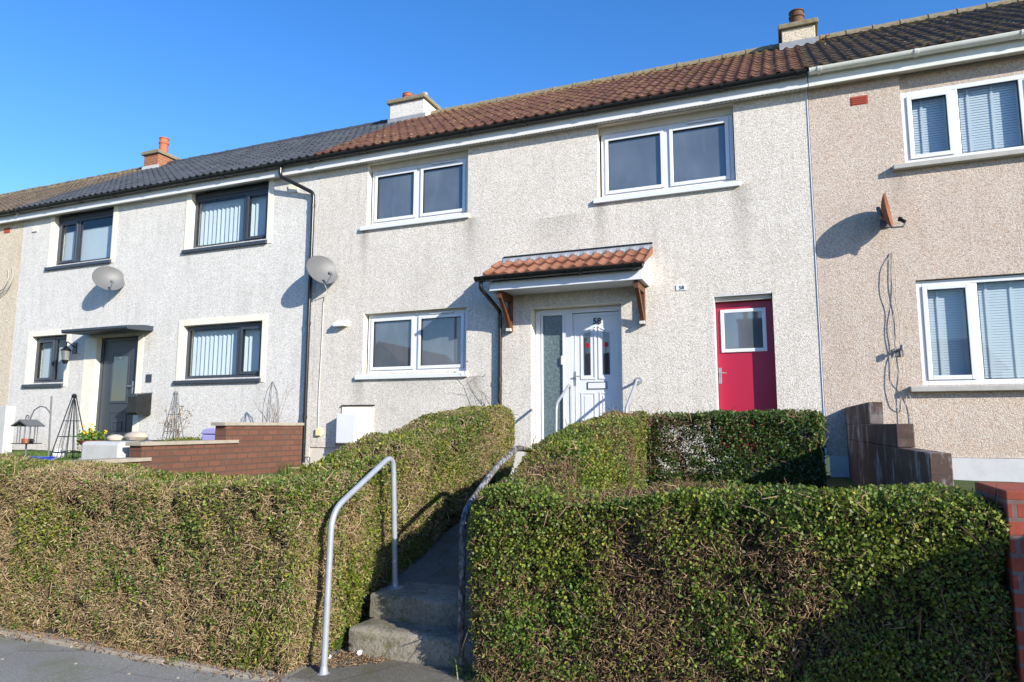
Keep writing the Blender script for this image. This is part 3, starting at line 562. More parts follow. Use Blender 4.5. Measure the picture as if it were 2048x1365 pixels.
# ---- things fixed to the walls
def dish(loc, mat, label, az=65, el=14, W=.31, Hh=.27, arm=1.3):
    r = root('satellite_dish', (loc[0], 0, loc[2]), label, 'satellite dish', 'satellite dishes on the house fronts')
    n = Vector((math.sin(R(az)) * math.cos(R(el)), -math.cos(R(az)) * math.cos(R(el)), math.sin(R(el)))); rt = Vector((math.cos(R(az)), math.sin(R(az)), 0)); up = rt.cross(-n).normalized() * -1
    if up.z < 0: up = -up
    c = Vector(loc); V = []; F = []; NR, NA = 7, 36
    for side in (0, 1):
        for i in range(NR + 1):
            q = i / NR
            for k in range(NA):
                a = 2 * math.pi * k / NA; V.append(c + rt * (W * q * math.cos(a)) + up * (Hh * q * math.sin(a)) + n * (.075 * q * q - .075 - .008 * side))
    m = (NR + 1) * NA
    for s_ in (0, 1):
        for i in range(NR):
            for k in range(NA): F.append((s_ * m + i * NA + k, s_ * m + i * NA + (k + 1) % NA, s_ * m + (i + 1) * NA + (k + 1) % NA, s_ * m + (i + 1) * NA + k))
    for k in range(NA): F.append((NR * NA + k, NR * NA + (k + 1) % NA, m + NR * NA + (k + 1) % NA, m + NR * NA + k))
    MB().add(V, F).build('reflector', mat, r, smooth=True)
    b0 = c - up * Hh * .97; l = c + n * .22 * arm - up * Hh * .66
    MB().tube([b0 - n * .02, b0 + n * .12 - up * .03, l - up * .05], .011, 6).build('lnb_arm', 'galvanised' if mat != 'rust' else 'worn_steel', r)
    MB().tube([l - up * .05, l - n * .06 + up * .01], .024, 8).tube([l - n * .07 + up * .012, l - n * .03 - up * .005], [.033, .028], 8).build('lnb', 'dish_grey' if mat != 'rust' else 'black_plastic', r)
    bk = c - n * .09; ww = Vector((c.x - .02, -.03, c.z - .06))
    MB().tube(smoothpath([bk, bk - n * .05 - up * .04, ww + Vector((0, -.05, 0)), ww], .05), .02, 8).obox(bk - n * .02, rt * .06, up * .07, n * .02).build('mount_arm', 'worn_steel' if mat == 'rust' else 'galvanised', r)
    MB().box(c.x - .08, c.x + .04, -.03, -.001, c.z - .16, c.z + .04).build('wall_plate', 'worn_steel' if mat == 'rust' else 'galvanised', r)
    return r
dish((-7.59, -.26, 4.35), 'dish_grey', 'grey satellite dish by the black downpipe between the cream and grey houses')
dish((-13.0, -.26, 4.63), 'dish_grey', 'grey satellite dish above the dark flat door slab of the grey house')
dish((1.29, -.25, 4.37), 'rust', 'rusty brown satellite dish seen edge on, on the tan house', 75, 7, .215, .235, .7)
p = MB().box(-1.47, -1.32, -.012, -.001, 3.565, 3.645).build('number_plate', 'plate_white'); tag(p, 'small white plate numbered 58 on the wall between the canopy and red door', 'sign'); text_mesh('58', .075, -1.395, -.0125, 3.578, 'number_black', None, 'plate_number', .002)
n58 = bpy.data.objects['plate_number']; n58.parent = p
# wall lamp
L = root('wall_lamp', (-14.22, 0, 3.0), 'black carriage lantern on the wall beside the dark front door', 'lamp')
MB().box(-14.28, -14.16, -.02, 0, 3.12, 3.36).tube(smoothpath([(-14.22, -.02, 3.26), (-14.22, -.20, 3.38), (-14.22, -.20, 3.26)], .08), .012, 6).build('lamp_arm', 'black_plastic', L)
MB().lathe([(.02, .30), (.10, .24), (.11, .22), (.02, .32)][::-1], (-14.22, -.20, 2.95), 10).lathe([(.04, -.06), (.07, 0), (.06, .02)], (-14.22, -.20, 2.95), 10).build('lamp_cap', 'black_plastic', L); MB().lathe([(.065, .02), (.098, .21)], (-14.22, -.20, 2.95), 10).build('lamp_glass', 'steel', L, smooth=True)
pq = MB().box(-12.05, -11.9, -.015, -.001, 2.46, 2.62).build('house_plaque', 'anthracite'); tag(pq, 'small square dark plaque to the right of the dark front door', 'plaque')
B = root('letter_box', (-11.98, 0, 1.8), 'black letter box hung on the wall beside the dark front door', 'letter box')
MB().prism([(0, 1.80), (-.30, 1.80), (-.34, 1.84), (-.34, 2.2), (0, 2.25)], 'X', -12.12, -11.86).build('box_body', 'black_plastic', B, .006); MB().prism([(0, 2.252), (-.36, 2.20), (-.36, 2.15), (-.345, 2.15), (-.345, 2.19), (0, 2.235)], 'X', -12.13, -11.85).build('lid', 'anthracite', B)
# cables
cb = MB().tube([(-7.52, -.30, 4.08), (-7.60, -.08, 3.98), (-7.74, -.012, 3.8), (-7.75, -.010, 2.9), (-7.77, -.010, 2.2), (-7.765, -.010, 1.5)], .007, 6).build('wall_cable', 'cable_white'); tag(cb, 'thin white cable running down the wall from the dish by the black downpipe', 'cable')
jb = MB().box(-7.79, -7.68, -.05, -.001, 1.42, 1.55).build('junction_box', 'yellow_plastic', None, .008); tag(jb, 'small cream junction box low on the wall by the black downpipe', 'junction box')
cc = MB()
def squiggle(pts, r=.0045): cc.tube(smoothpath([(x, y * .55, z) for x, y, z in pts], .12), r, 6)
squiggle([(1.31, -.02, 3.86), (1.22, -.05, 3.68), (1.19, -.05, 3.35), (1.27, -.06, 3.1), (1.22, -.05, 2.8), (1.27, -.06, 2.5), (1.30, -.10, 2.2), (1.40, -.08, 2.05), (1.43, -.05, 1.85), (1.42, -.03, 1.55)])
squiggle([(1.33, -.02, 3.87), (1.35, -.05, 3.5), (1.33, -.06, 3.2), (1.26, -.06, 2.9), (1.30, -.07, 2.6), (1.22, -.06, 2.4), (1.20, -.07, 2.1), (1.24, -.06, 1.85), (1.34, -.05, 1.78), (1.38, -.06, 2.02)])
squiggle([(1.30, -.02, 3.85), (1.30, -.05, 3.4), (1.36, -.06, 3.0), (1.34, -.05, 2.62), (1.36, -.05, 2.3), (1.31, -.05, 2.05), (1.30, -.04, 1.5)])
tag(cc.build('loose_cable', 'cable_grey'), 'tangled loops of loose cable hanging down the tan wall below the rusty dish', 'cable')
br = MB().box(1.27, 1.38, -.02, -.001, 2.50, 2.60).tube([(1.32, -.02, 2.57), (1.35, -.12, 2.59)], .018, 8).lathe([(.026, -.035), (.026, .035)], (1.352, -.13, 2.595), 8).build('wall_bracket', 'worn_steel'); tag(br, 'stubby dark metal bracket sticking out of the tan wall among loose cables', 'bracket')
cl = MB(); cl.tube(smoothpath([(-16.55, -.02, 5.25), (-16.42, -.06, 5.0), (-16.5, -.08, 4.75), (-16.75, -.06, 4.6), (-17.0, -.02, 4.52)], .1), .012, 6).tube(smoothpath([(-16.7, -.02, 5.2), (-16.58, -.06, 4.95), (-16.72, -.08, 4.7), (-17.0, -.02, 4.65)], .1), .012, 6)
tag(cl.build('loose_cable', 'cable_grey'), 'curved loose cable on the sand coloured wall at the left edge', 'cable')
# ------------------------------------------------------------------ ground
def hsh(i, j, k, s):
    n = (i * 374761393 + j * 668265263 + k * 2147483647 + s * 1274126177) & 0xffffffff
    n = ((n ^ (n >> 13)) * 1274126177) & 0xffffffff; return ((n ^ (n >> 16)) & 0xffff) / 65535.0
def vnoise(p, sc, seed=0):
    q = p * sc; f = np.floor(q); t = q - f; t = t * t * (3 - 2 * t); i = f.astype(np.int64); r = 0
    for a in (0, 1):
        for b in (0, 1):
            for c in (0, 1):
                r = r + hsh(i[:, 0] + a, i[:, 1] + b, i[:, 2] + c, seed) * (t[:, 0] if a else 1 - t[:, 0]) * (t[:, 1] if b else 1 - t[:, 1]) * (t[:, 2] if c else 1 - t[:, 2])
    return r
def sheet(name, pts, mat): 
    o = MB().add(pts, [tuple(range(len(pts)))]).build(name, mat); tag(o, kind='structure'); return o
sheet('ground', [(-900, -900, -.13), (900, -900, -.13), (900, 900, -.13), (-900, 900, -.13)], 'terrain')
sheet('road', [(-120, -15.5, -.118), (120, -15.5, -.118), (120, -8.6, -.118), (-120, -8.6, -.118)], 'road_tar')
tag(MB().box(-60, 60, -8.45, -5.4, -.13, 0).build('pavement', 'asphalt'), kind='structure'); tag(MB().box(-60, 60, -8.60, -8.452, -.13, .006).build('road_kerb', 'concrete', None, .02), kind='structure')
def grid_ground(name, x0, x1, ys, zs, mat, nx=24):
    V = []; F = []; xs = np.linspace(x0, x1, nx)
    for y, z in zip(ys, zs):
        for x in xs: V.append((x, y, z + RNG.normal(0, .012)))
    for j in range(len(ys) - 1):
        for i in range(nx - 1): F.append((j * nx + i, j * nx + i + 1, (j + 1) * nx + i + 1, (j + 1) * nx + i))
    o = MB().add(V, F).build(name, mat, smooth=True); tag(o, kind='structure'); return o
gy = [-5.75, -5.6, -5.0, -4, -3, -2, -1, 0.2]
grid_ground('garden_ground', -25, -8.05, gy, [.02, .7, .93, .99, 1.03, 1.04, 1.06, 1.06], 'lawn', 50)
grid_ground('garden_ground', -8.06, -3.04, gy, [.02, .40, .56, .62, .68, .74, .80, .84], 'lawn')
grid_ground('garden_ground', -1.98, 8.8, gy, [.02, .45, .70, .78, .82, .85, .90, .95], 'lawn', 30)
o = MB().prism([(-5.2, .30), (-5.12, .352), (-1.7, 1.20), (.03, 1.235), (.03, .0), (-5.2, .0)], 'X', -3.06, -1.96).build('path', 'path_concrete'); tag(o, kind='structure')
o = MB().box(-3.04, -1.90, -6.30, -5.76, -.05, .012).build('step_landing', 'path_concrete', None, .01); tag(o, kind='structure')
T = root('garden_steps', (-2.5, -5.45, 0), 'two worn concrete steps climbing from the pavement between the hedges', 'steps')
def rough_step(x0, x1, y0, y1, z0, z1):
    import bmesh
    bm = bmesh.new(); bmesh.ops.create_cube(bm, size=1.0)
    bmesh.ops.subdivide_edges(bm, edges=list(bm.edges), cuts=14, use_grid_fill=True)
    P = np.array([v.co[:] for v in bm.verts]) + .5; P = P * np.array([x1 - x0, y1 - y0, z1 - z0]) + np.array([x0, y0, z0])
    I = np.clip(P, [x0 + .03, y0 + .03, z0 - 1], [x1 - .03, y1 + 1, z1 - .03]); d = P - I; l = np.linalg.norm(d, axis=1, keepdims=True)
    wear = .03 * (.55 + 1.0 * vnoise(P, 9, 41)[:, None]); P = np.where(l > .0301, I + d / np.maximum(l, 1e-6) * np.minimum(l, .044 - wear * .5), P)
    P += ((np.stack([vnoise(P, 13, k) for k in (42, 43, 44)], 1) - .5) * .012 + (np.stack([vnoise(P, 40, k) for k in (45, 46, 47)], 1) - .5) * .005)
    for v, p in zip(bm.verts, P): v.co = p
    me = bpy.data.meshes.new('step'); bm.to_mesh(me); bm.free(); return link(me, 'step', 'step_concrete', T, 0, True)
rough_step(-2.985, -1.93, -5.755, -5.30, .0, .186); rough_step(-2.985, -1.93, -5.50, -5.06, .187, .366)
K = root('edging_kerb', (-4.3, -6.33, 0), 'low concrete edging strip between the pavement and the left hedge', 'kerb'); x = -9.4
while x < -3.1:
    l = min(.9, -3.06 - x); MB().obox((x + l / 2, -6.36 + random.uniform(-.012, .012), .008 + random.uniform(-.006, .004)), (l / 2 - .006, random.uniform(-.008, .008), 0), (0, .028, 0), (0, 0, .018)).build('edging_block', 'coping', K, .006); x += l

# ------------------------------------------------------------------ hedges
def nrm(v): return v / np.maximum(np.linalg.norm(v, axis=1, keepdims=True), 1e-9)
class Seg:
    def __init__(s, axis, c, hw, S, T, B, faces='LRT', e0=True, e1=True): s.axis, s.c, s.hw, s.S, s.T, s.B, s.faces, s.e0, s.e1 = axis, c, hw, np.array(S), np.array(T), np.array(B), faces, e0, e1
    def world(s, a, w, z): return np.stack([a, s.c + w, z], 1) if s.axis == 'X' else np.stack([s.c + w, a, z], 1)
    def sample(s, dens, r=.09):
        s0, s1 = s.S[0], s.S[-1]; L = s1 - s0; hh = float(np.mean(s.T - s.B)); P = []
        for f in s.faces:
            area = {'L': L * hh, 'R': L * hh, 'T': L * 2 * s.hw, '0': 2 * s.hw * hh, '1': 2 * s.hw * hh}[f]; n = int(area * dens); u, v = RNG.random(n), RNG.random(n)
            a = s0 + u * L if f in 'LRT' else np.full(n, s0 if f == '0' else s1); w = {'L': np.full(n, -s.hw), 'R': np.full(n, s.hw)}.get(f, (v if f == 'T' else u) * 2 * s.hw - s.hw)
            t, b = np.interp(a, s.S, s.T), np.interp(a, s.S, s.B); z = t if f == 'T' else b + v * (t - b); P.append(np.stack([a, w, z, t, b], 1))
        P = np.concatenate(P); a, w, z, t, b = P.T
        q = np.stack([np.clip(a, s0 + r if s.e0 else -1e9, s1 - r if s.e1 else 1e9), np.clip(w, -s.hw + r, s.hw - r), np.minimum(z, t - r)], 1); p = np.stack([a, w, z], 1); d = p - q; n = nrm(d); p = q + n * r
        Pw = s.world(p[:, 0], p[:, 1], p[:, 2]); Nw = n if s.axis == 'X' else n[:, [1, 0, 2]]
        Pw = Pw + Nw * ((vnoise(Pw, 1.7, 3) - .5) * .13 + (vnoise(Pw, 5.5, 4) - .5) * .06)[:, None]
        low = np.clip(1 - (z - b) / .22, 0, 1); Pw = Pw - Nw * (low * (.02 + .08 * vnoise(Pw, 6, 8)))[:, None]
        return Pw, Nw
    def core(s, mb, k=.10):
        n = max(3, int((s.S[-1] - s.S[0]) / .25)); A = np.linspace(s.S[0] + (k if s.e0 else 0), s.S[-1] - (k if s.e1 else 0), n); o = len(mb.v); W = s.hw - k
        for a in A:
            t, b = np.interp(a, s.S, s.T) - k, np.interp(a, s.S, s.B) - .02
            for (w, z) in ((-W, b), (-W, t - .06), (-W + .06, t), (W - .06, t), (W, t - .06), (W, b)): mb.v.append(tuple(s.world(np.array([a]), np.array([w + random.uniform(-.015, .015)]), np.array([z]))[0]))
        for i in range(n - 1):
            for j in range(6): mb.f.append((o + i * 6 + j, o + i * 6 + (j + 1) % 6, o + (i + 1) * 6 + (j + 1) % 6, o + (i + 1) * 6 + j))
        mb.f.append(tuple(o + j for j in range(6))); mb.f.append(tuple(o + (n - 1) * 6 + j for j in range(6)))
def leaves_mesh(name, P, N, mat, parent, lo=.017, hi=.030, depth=.05, out=.014):
    n = len(P); rr = lambda: RNG.normal(size=(n, 3)); c = P + N * RNG.uniform(-depth, out, n)[:, None]; up = np.array([0, 0, 1.])
    d = nrm(N * .55 + up * .25 + rr() * .75); side = nrm(np.cross(d, N + rr() * .55)); fn = np.cross(side, d); l = RNG.uniform(lo, hi, n)[:, None]; wd = l * RNG.uniform(.32, .44, n)[:, None]; f = fn * (wd * RNG.uniform(.1, .5, n)[:, None])
    V = np.stack([c, c + d * l * .45 + side * wd + f, c + d * l, c + d * l * .45 - side * wd + f], 1).reshape(-1, 3)
    return mesh_np(name, V, np.arange(4 * n).reshape(-1, 4), mat, parent)
def twigs_mesh(name, P, N, mat, parent, seg=(.012, .034), rad=(.0015, .0033), inn=(.01, .07), out=.02, nb=.35):
    n = len(P); st = P - N * RNG.uniform(*inn, n)[:, None]; d = nrm(N * nb + RNG.normal(size=(n, 3)) * .75); pts = [st]; L = RNG.uniform(*seg, n)[:, None]
    for k in range(2): pts.append(pts[-1] + d * L); d = nrm(d + RNG.normal(size=(n, 3)) * .5)
    for k in (1, 2):
        e = np.maximum(0, ((pts[k] - P) * N).sum(1) - out); pts[k] = pts[k] - N * (e * .9)[:, None]
    r = RNG.uniform(*rad, n)[:, None]; ax = nrm(pts[2] - pts[0]); a = nrm(np.cross(ax, RNG.normal(size=(n, 3)))); b = np.cross(ax, a); V = []
    for k, f in ((0, 1.15), (1, 1.), (2, .55)):
        for j in range(3): t = 2 * math.pi * j / 3; V.append(pts[k] + (a * math.cos(t) + b * math.sin(t)) * r * f)
    V = np.stack(V, 1).reshape(-1, 3); o = np.arange(n)[:, None] * 9; Fs = []
    for k in (0, 1):
        for j in range(3): Fs.append(np.stack([o[:, 0] + k * 3 + j, o[:, 0] + k * 3 + (j + 1) % 3, o[:, 0] + k * 3 + 3 + (j + 1) % 3, o[:, 0] + k * 3 + 3 + j], 1))
    return mesh_np(name, V, np.concatenate(Fs), mat, parent)
plain('hedge_core', (.035, .026, .015), .95, .6, 12., .6)  # solid core, its dark colour stands in for shade between the twigs
def gaps(P): return np.clip((.40 - (vnoise(P, 8, 31) * .6 + vnoise(P, 19, 32) * .4)) / .08, 0, 1)
def hedge(loc, label, segs, green, dl=7500, dt=3600, lm='leaf', tm='twig', core=True, big=90, group='hedges of the front garden', lo=.014, hi=.026, ck=.10, gk=1.):
    r = root('hedge', loc, label, 'hedge', group)
    if core:
        mb = MB()
        for s in segs: s.core(mb, ck)
        mb.build('shade_core', 'hedge_core', r)
    def gather(d):
        a = [s.sample(d) for s in segs]; return np.concatenate([x[0] for x in a]), np.concatenate([x[1] for x in a])
    P, N = gather(dl); g = green(P, vnoise(P, 2.3, 21) * .55 + vnoise(P, 6.5, 22) * .3 + vnoise(P, 15, 23) * .15); q = gaps(P) * gk; P = P - N * (q * .05)[:, None]; k = RNG.random(len(P)) < np.clip((g - .30) / .28, .10, 1) * (1 - .72 * q); leaves_mesh('leaves', P[k], N[k], lm, r, lo, hi)
    P, N = gather(dt); g = green(P, vnoise(P, 2.3, 21) * .55 + vnoise(P, 6.5, 22) * .3 + vnoise(P, 15, 23) * .15); q = gaps(P) * gk; P = P - N * (q * .04)[:, None]; k = RNG.random(len(P)) < np.clip(1.25 - (g - .35) / .35, .25, 1) * (1 - .55 * q); tw = twigs_mesh('twigs', P[k], N[k], tm, r)
    P, N = gather(big); twigs_mesh('branches', P, N, tm, r, (.05, .12), (.0030, .0052), (.025, .06), .0, .05)
    return r
bl = lambda P: np.clip((P[:, 0] + 4.6) / 1.3, 0, 1)
hedge((-3.5, -5.9, 0), 'brown clipped hedge left of the steps, turning up beside the path', [
    Seg('X', -5.92, .40, [-9.6, -7.6, -5.6, -4.2, -3.5, -3.02], [1.36, 1.33, 1.215, 1.185, 1.21, 1.20], [0, 0, 0, 0, 0, 0.], 'LT1'),
    Seg('Y', -3.37, .35, [-6.2, -5.4, -4.85, -4.29, -3.63, -3.07, -2.42], [1.18, 1.29, 1.41, 1.53, 1.66, 1.76, 1.81], [0, .3, .42, .55, .72, .85, 1.0], 'LRT1', e0=False)],
    lambda P, n: n - .13 + .15 * bl(P) + .05 * (P[:, 2] > 1.12) + .04 * np.clip(P[:, 1] + 5.4, 0, 1), 12500, 15500)
hedge((-.6, -5.9, 0), 'green front hedge right of the steps, sloping up along the path side', [
    Seg('X', -5.66, .35, [-1.87, -1.4, -.2, .92], [1.15, 1.18, 1.215, 1.225], [0, 0, 0, 0.], 'LT01'),
    Seg('Y', -1.70, .24, [-5.72, -5.5, -4.9, -4.2, -3.4, -2.3], [1.14, 1.21, 1.44, 1.56, 1.67, 1.76], [.2, .3, .5, .7, .85, 1.0], 'LRT01')],
    lambda P, n: n - .025 + .10 * np.clip(P[:, 0] + .9, 0, 1) + .06 * (P[:, 2] > 1.1) - .04 * np.clip(P[:, 1] + 4.8, 0, 1), 13000, 9500, 'leaf_green', 'twig_red', lo=.015, hi=.027, gk=.7)
hedge((-.6, -2.2, 1), 'sparse glossy hedge across the lawn in front of the red door', [
    Seg('X', -2.22, .27, [-1.52, -.6, .30], [1.715, 1.72, 1.715], [.84, .84, .84], 'LTR01')],
    lambda P, n: n - .06 + .22 * np.clip((P[:, 0] + 1.15) / .5, 0, 1), 8200, 3400, 'leaf_dark', 'twig_red', False, 260, lo=.022, hi=.038)
# out-of-frame shrub, added to throw shadow over the hedge end and brick pier
shade_shrub = root('shrub', (2.65, -6.8, 0), 'unseen dark rounded shrub added by the red brick wall to cast a shadow', 'shrub')
n = 20000; u = nrm(RNG.normal(size=(n, 3))); u[:, 2] = np.abs(u[:, 2]) * 1.0; cS = np.array([2.65, -6.8, 1.0]); rad = np.array([.95, .5, .74]); P = cS + u * rad * (1 + .10 * (vnoise(u, 3, 5)[:, None] - .5)); P[:, 2] = np.maximum(P[:, 2], .1)
leaves_mesh('leaves', P, u, 'leaf_dark', shade_shrub, .018, .034); twigs_mesh('twigs', P[:3000], u[:3000], 'twig', shade_shrub, (.05, .1))
mb = MB().lathe([(.1, -1.0), (.12, -.7), (.5, -.45), (.78, 0), (.7, .25), (.5, .45), (.2, .58)], (0, 0, 0), 20); mb.v = [(cS[0] + x * .95, cS[1] + y * .58, cS[2] + z) for x, y, z in mb.v]; mb.build('shade_core', 'hedge_core', shade_shrub)

# ------------------------------------------------------------------ grass, weeds, litter
def tuft(loc, label, n=26, h=.09, spread=.05, mat='grass_blade'):
    b = MB(); x, y, z = loc
    for i in range(n):
        a = random.uniform(0, 6.28); l = h * random.uniform(.5, 1.2); bx, by = x + random.gauss(0, spread), y + random.gauss(0, spread * .5); dx, dy = math.cos(a), math.sin(a); wd = random.uniform(.003, .006); o = len(b.v)
        for t in (0, .5, 1.): 
            cx, cy, cz = bx + dx * l * .6 * t * t, by + dy * l * .6 * t * t, z + l * (t - .35 * t * t); w2 = wd * (1 - .9 * t); b.v += [(cx - dy * w2, cy + dx * w2, cz), (cx + dy * w2, cy - dx * w2, cz)]
        b.f += [(o, o + 1, o + 3, o + 2), (o + 2, o + 3, o + 5, o + 4)]
    o = b.build('grass_tuft', mat); tag(o, label, 'grass tuft', 'weeds along the hedge foot'); return o
tuft((-3.93, -6.36, 0), 'small green weed growing at the pavement edging below the left hedge', 34, .075, .035)
tuft((-5.75, -6.30, 0), 'green weed at the foot of the hedge near the left end of the edging', 40, .10, .10)
tuft((-1.93, -5.90, 0), 'tall pale grass blades at the foot of the worn right handrail', 40, .24, .06)
tuft((-1.66, -6.05, 0), 'grass growing at the foot of the green hedge right of the steps', 60, .17, .12)
tuft((-7.75, -.7, .80), 'rough yellow green grass at the foot of the brick garden wall', 120, .28, .16)
n = 2200; P = np.stack([RNG.uniform(-9, -3.0, n), -6.31 - np.abs(RNG.normal(0, .06, n)), np.full(n, .006) + RNG.random(n) * .03], 1); k = np.abs(RNG.normal(0, 1, n)) > .3
o = twigs_mesh('leaf_litter', P[k], np.tile([[0, 0, 1.]], (k.sum(), 1)), 'dead_leaf', None, (.01, .03), (.0015, .004), (-.002, .0), .015, 0); tag(o, 'dead twigs and leaves along the hedge foot', 'litter', kind='stuff')
n = 500; P = np.stack([RNG.uniform(-3.02, -2.6, n), RNG.uniform(-6.1, -5.75, n), np.full(n, .016)], 1); P = P[P[:, 1] > -6.2 + (P[:, 0] + 3.02) * .9]
o = twigs_mesh('leaf_litter', P, np.tile([[0, 0, 1.]], (len(P), 1)), 'dead_leaf', None, (.008, .02), (.0015, .004), (-.002, .0), .012, 0); tag(o, 'brown leaf crumbs beside the bottom step', 'litter', kind='stuff')
def lawn(x0, x1, ys, zs, n, label):
    y = RNG.uniform(ys[1] + .4, ys[-2] - .1, n); P = np.stack([RNG.uniform(x0, x1, n), y, np.interp(y, ys, zs)], 1); d = nrm(RNG.normal(size=(n, 3)) * .45 + [0, 0, 1.]); l = RNG.uniform(.03, .075, n)[:, None]; w_ = nrm(np.cross(d, RNG.normal(size=(n, 3)))) * .0035
    V = np.stack([P - w_, P + w_, P + d * l], 1).reshape(-1, 3); o = mesh_np('lawn_grass', V, np.arange(3 * n).reshape(-1, 3), 'grass_blade'); tag(o, label, 'grass', kind='stuff')
lawn(-14, -8.3, gy, [.02, .7, .93, .99, 1.03, 1.04, 1.06, 1.06], 26000, 'short lawn grass in front of the grey house')
lawn(-7.95, -3.75, gy, [.02, .40, .56, .62, .68, .74, .80, .84], 26000, 'short lawn grass in front of the left part of the cream house')
lawn(-1.45, 6.0, gy, [.02, .45, .70, .78, .82, .85, .90, .95], 26000, 'short lawn grass behind the green hedge and brick wall')
def scrap(loc, label, s):
    b = MB(); x, y, z = loc
    for i in range(4):
        a = random.uniform(0, 6); d = s * random.uniform(.5, 1); b.add([(x, y, z), (x + d * math.cos(a), y + d * math.sin(a), z + random.uniform(0, s)), (x + d * math.cos(a + .8), y + d * math.sin(a + .8), z + random.uniform(.2, 1) * s), (x + d * .4 * math.cos(a + 1.5), y + d * .4 * math.sin(a + 1.5), z + s * .5)], [(0, 1, 2, 3)])
    tag(b.build('paper_scrap', 'litter_paper'), label, 'litter', 'paper scraps by the steps')
scrap((-2.86, -5.79, .014), 'crumpled pinkish white scrap lying against the bottom step', .032); scrap((-3.0, -5.92, .014), 'small white paper scrap between the left handrail and hedge foot', .024)
for i, (x, y) in enumerate([(-4.55, -6.62), (-5.1, -6.75), (-3.7, -6.55), (-4.05, -6.62)]):
    MBs = MB().lathe([(.011, 0), (.012, .004), (.002, .007)], (x, y, .0), 7).build('pebble', 'coping'); tag(MBs, 'tiny pale pebble lying on the pavement in front of the left hedge', 'pebble', 'pebbles on the pavement')

# ------------------------------------------------------------------ handrails
def rail(label, pts, mat, r=.021, flanges=(), bend=.13, wallplate=None):
    t = root('handrail', pts[0], label, 'handrail', 'handrails'); MB().tube(smoothpath(pts, bend, 6), r, 12).build('rail', mat, t, smooth=True)
    for f in flanges: MB().lathe([(.062, 0), (.062, .008), (.03, .014), (r + .004, .04), (r + .001, .06)], f, 14).build('base_flange', mat, t, smooth=True)
    if wallplate: MB().tube([wallplate, (wallplate[0], wallplate[1] - .015, wallplate[2])], .055, 16).build('wall_flange', mat, t)
    return t
rail('light grey tube handrail at the left of the bottom steps, by the brown hedge', [(-2.87, -6.16, 0), (-2.87, -6.13, 1.03), (-2.87, -5.38, 1.385), (-2.87, -5.31, .36)], 'galvanised', .0215, ((-2.87, -6.16, .0), (-2.87, -5.31, .366)))
rail('worn flaking handrail at the right of the bottom steps, half swallowed by hedge', [(-2.05, -5.83, 0), (-2.05, -5.82, 1.02), (-2.05, -5.29, 1.285), (-2.04, -4.85, 1.43), (-2.0, -4.7, 1.40)], 'flaking_paint', .0225, ((-2.05, -5.83, .0),), .13)
rail('bent grey handrail standing left of the white front door', [(-3.0, -1.02, 1.2), (-3.0, -.99, 1.90), (-3.0, -.34, 2.22), (-3.0, -.31, 1.24)], 'galvanised', .02, (), .10)
rail('grey handrail fixed to the wall right of the white front door', [(-2.05, -.02, 2.26), (-2.05, -.16, 2.26), (-2.05, -.24, 2.20), (-2.06, -.84, 1.84), (-2.06, -.86, 1.2)], 'galvanised', .02, (), .07, (-2.05, -.001, 2.26))

# ------------------------------------------------------------------ garden walls
W = root('garden_wall', (-8.1, -2, 1), 'stepped red brown brick garden wall with stone coping between the cream and grey houses', 'wall')
MB().box(-8.22, -8.0, -1.90, -.13, .6, 1.595).box(-8.22, -8.0, -3.36, -1.902, .6, 1.325).box(-8.22, -8.0, -5.2, -3.362, .6, 1.12).build('brickwork', 'brick_brown', W)
for a, c, z in ((-1.96, -.13, 1.597), (-3.40, -1.66, 1.327), (-5.2, -3.22, 1.122)):
    if z == 1.327: MB().box(-8.26, -7.965, -3.40, -1.903, z, z + .05).box(-7.998, -7.965, -1.902, -1.66, z, z + .05).build('coping', 'coping', W, .006)
    else: MB().box(-8.26, -7.965, a, c, z, z + .05).build('coping', 'coping', W, .006)
BD = MB().box(-10.7, -8.23, -1.7, -.04, .9, 1.335).build('raised_bed', 'soil'); tag(BD, 'raised soil bed behind the stepped brick wall under the grey house window', 'flower bed')
W = root('block_wall', (.75, -2.5, 1), 'stepped dark brown block wall with white salt stains dividing the two right gardens', 'wall')
def blk(y0, y1, z0, z1):
    f = lambda y: .665 - .029 * y
    MB().add([(f(y0), y0, z0), (f(y1), y1, z0), (f(y1) + .125, y1, z0), (f(y0) + .125, y0, z0), (f(y0), y0, z1), (f(y1), y1, z1), (f(y1) + .125, y1, z1), (f(y0) + .125, y0, z1)], [(0, 1, 2, 3), (4, 5, 6, 7), (0, 1, 5, 4), (1, 2, 6, 5), (2, 3, 7, 6), (3, 0, 4, 7)]).build('blockwork', 'block_brown', W, .006)
blk(-2.25, -.002, 1.625, 1.845); blk(-3.75, -.002, 1.435, 1.622); blk(-4.9, -.002, .7, 1.432)
W = root('brick_wall', (1.5, -6.0, 0), 'bright red brick front wall at the right edge beside the green hedge', 'wall')
MB().box(.935, 1.29, -6.02, -5.42, 0, 1.295).build('pier', 'brick_red', W, .006); MB().box(1.292, 5.5, -5.96, -5.73, 0, 1.06).build('brickwork', 'brick_red', W); MB().box(1.292, 5.5, -5.99, -5.70, 1.062, 1.11).build('coping', 'coping', W, .006)

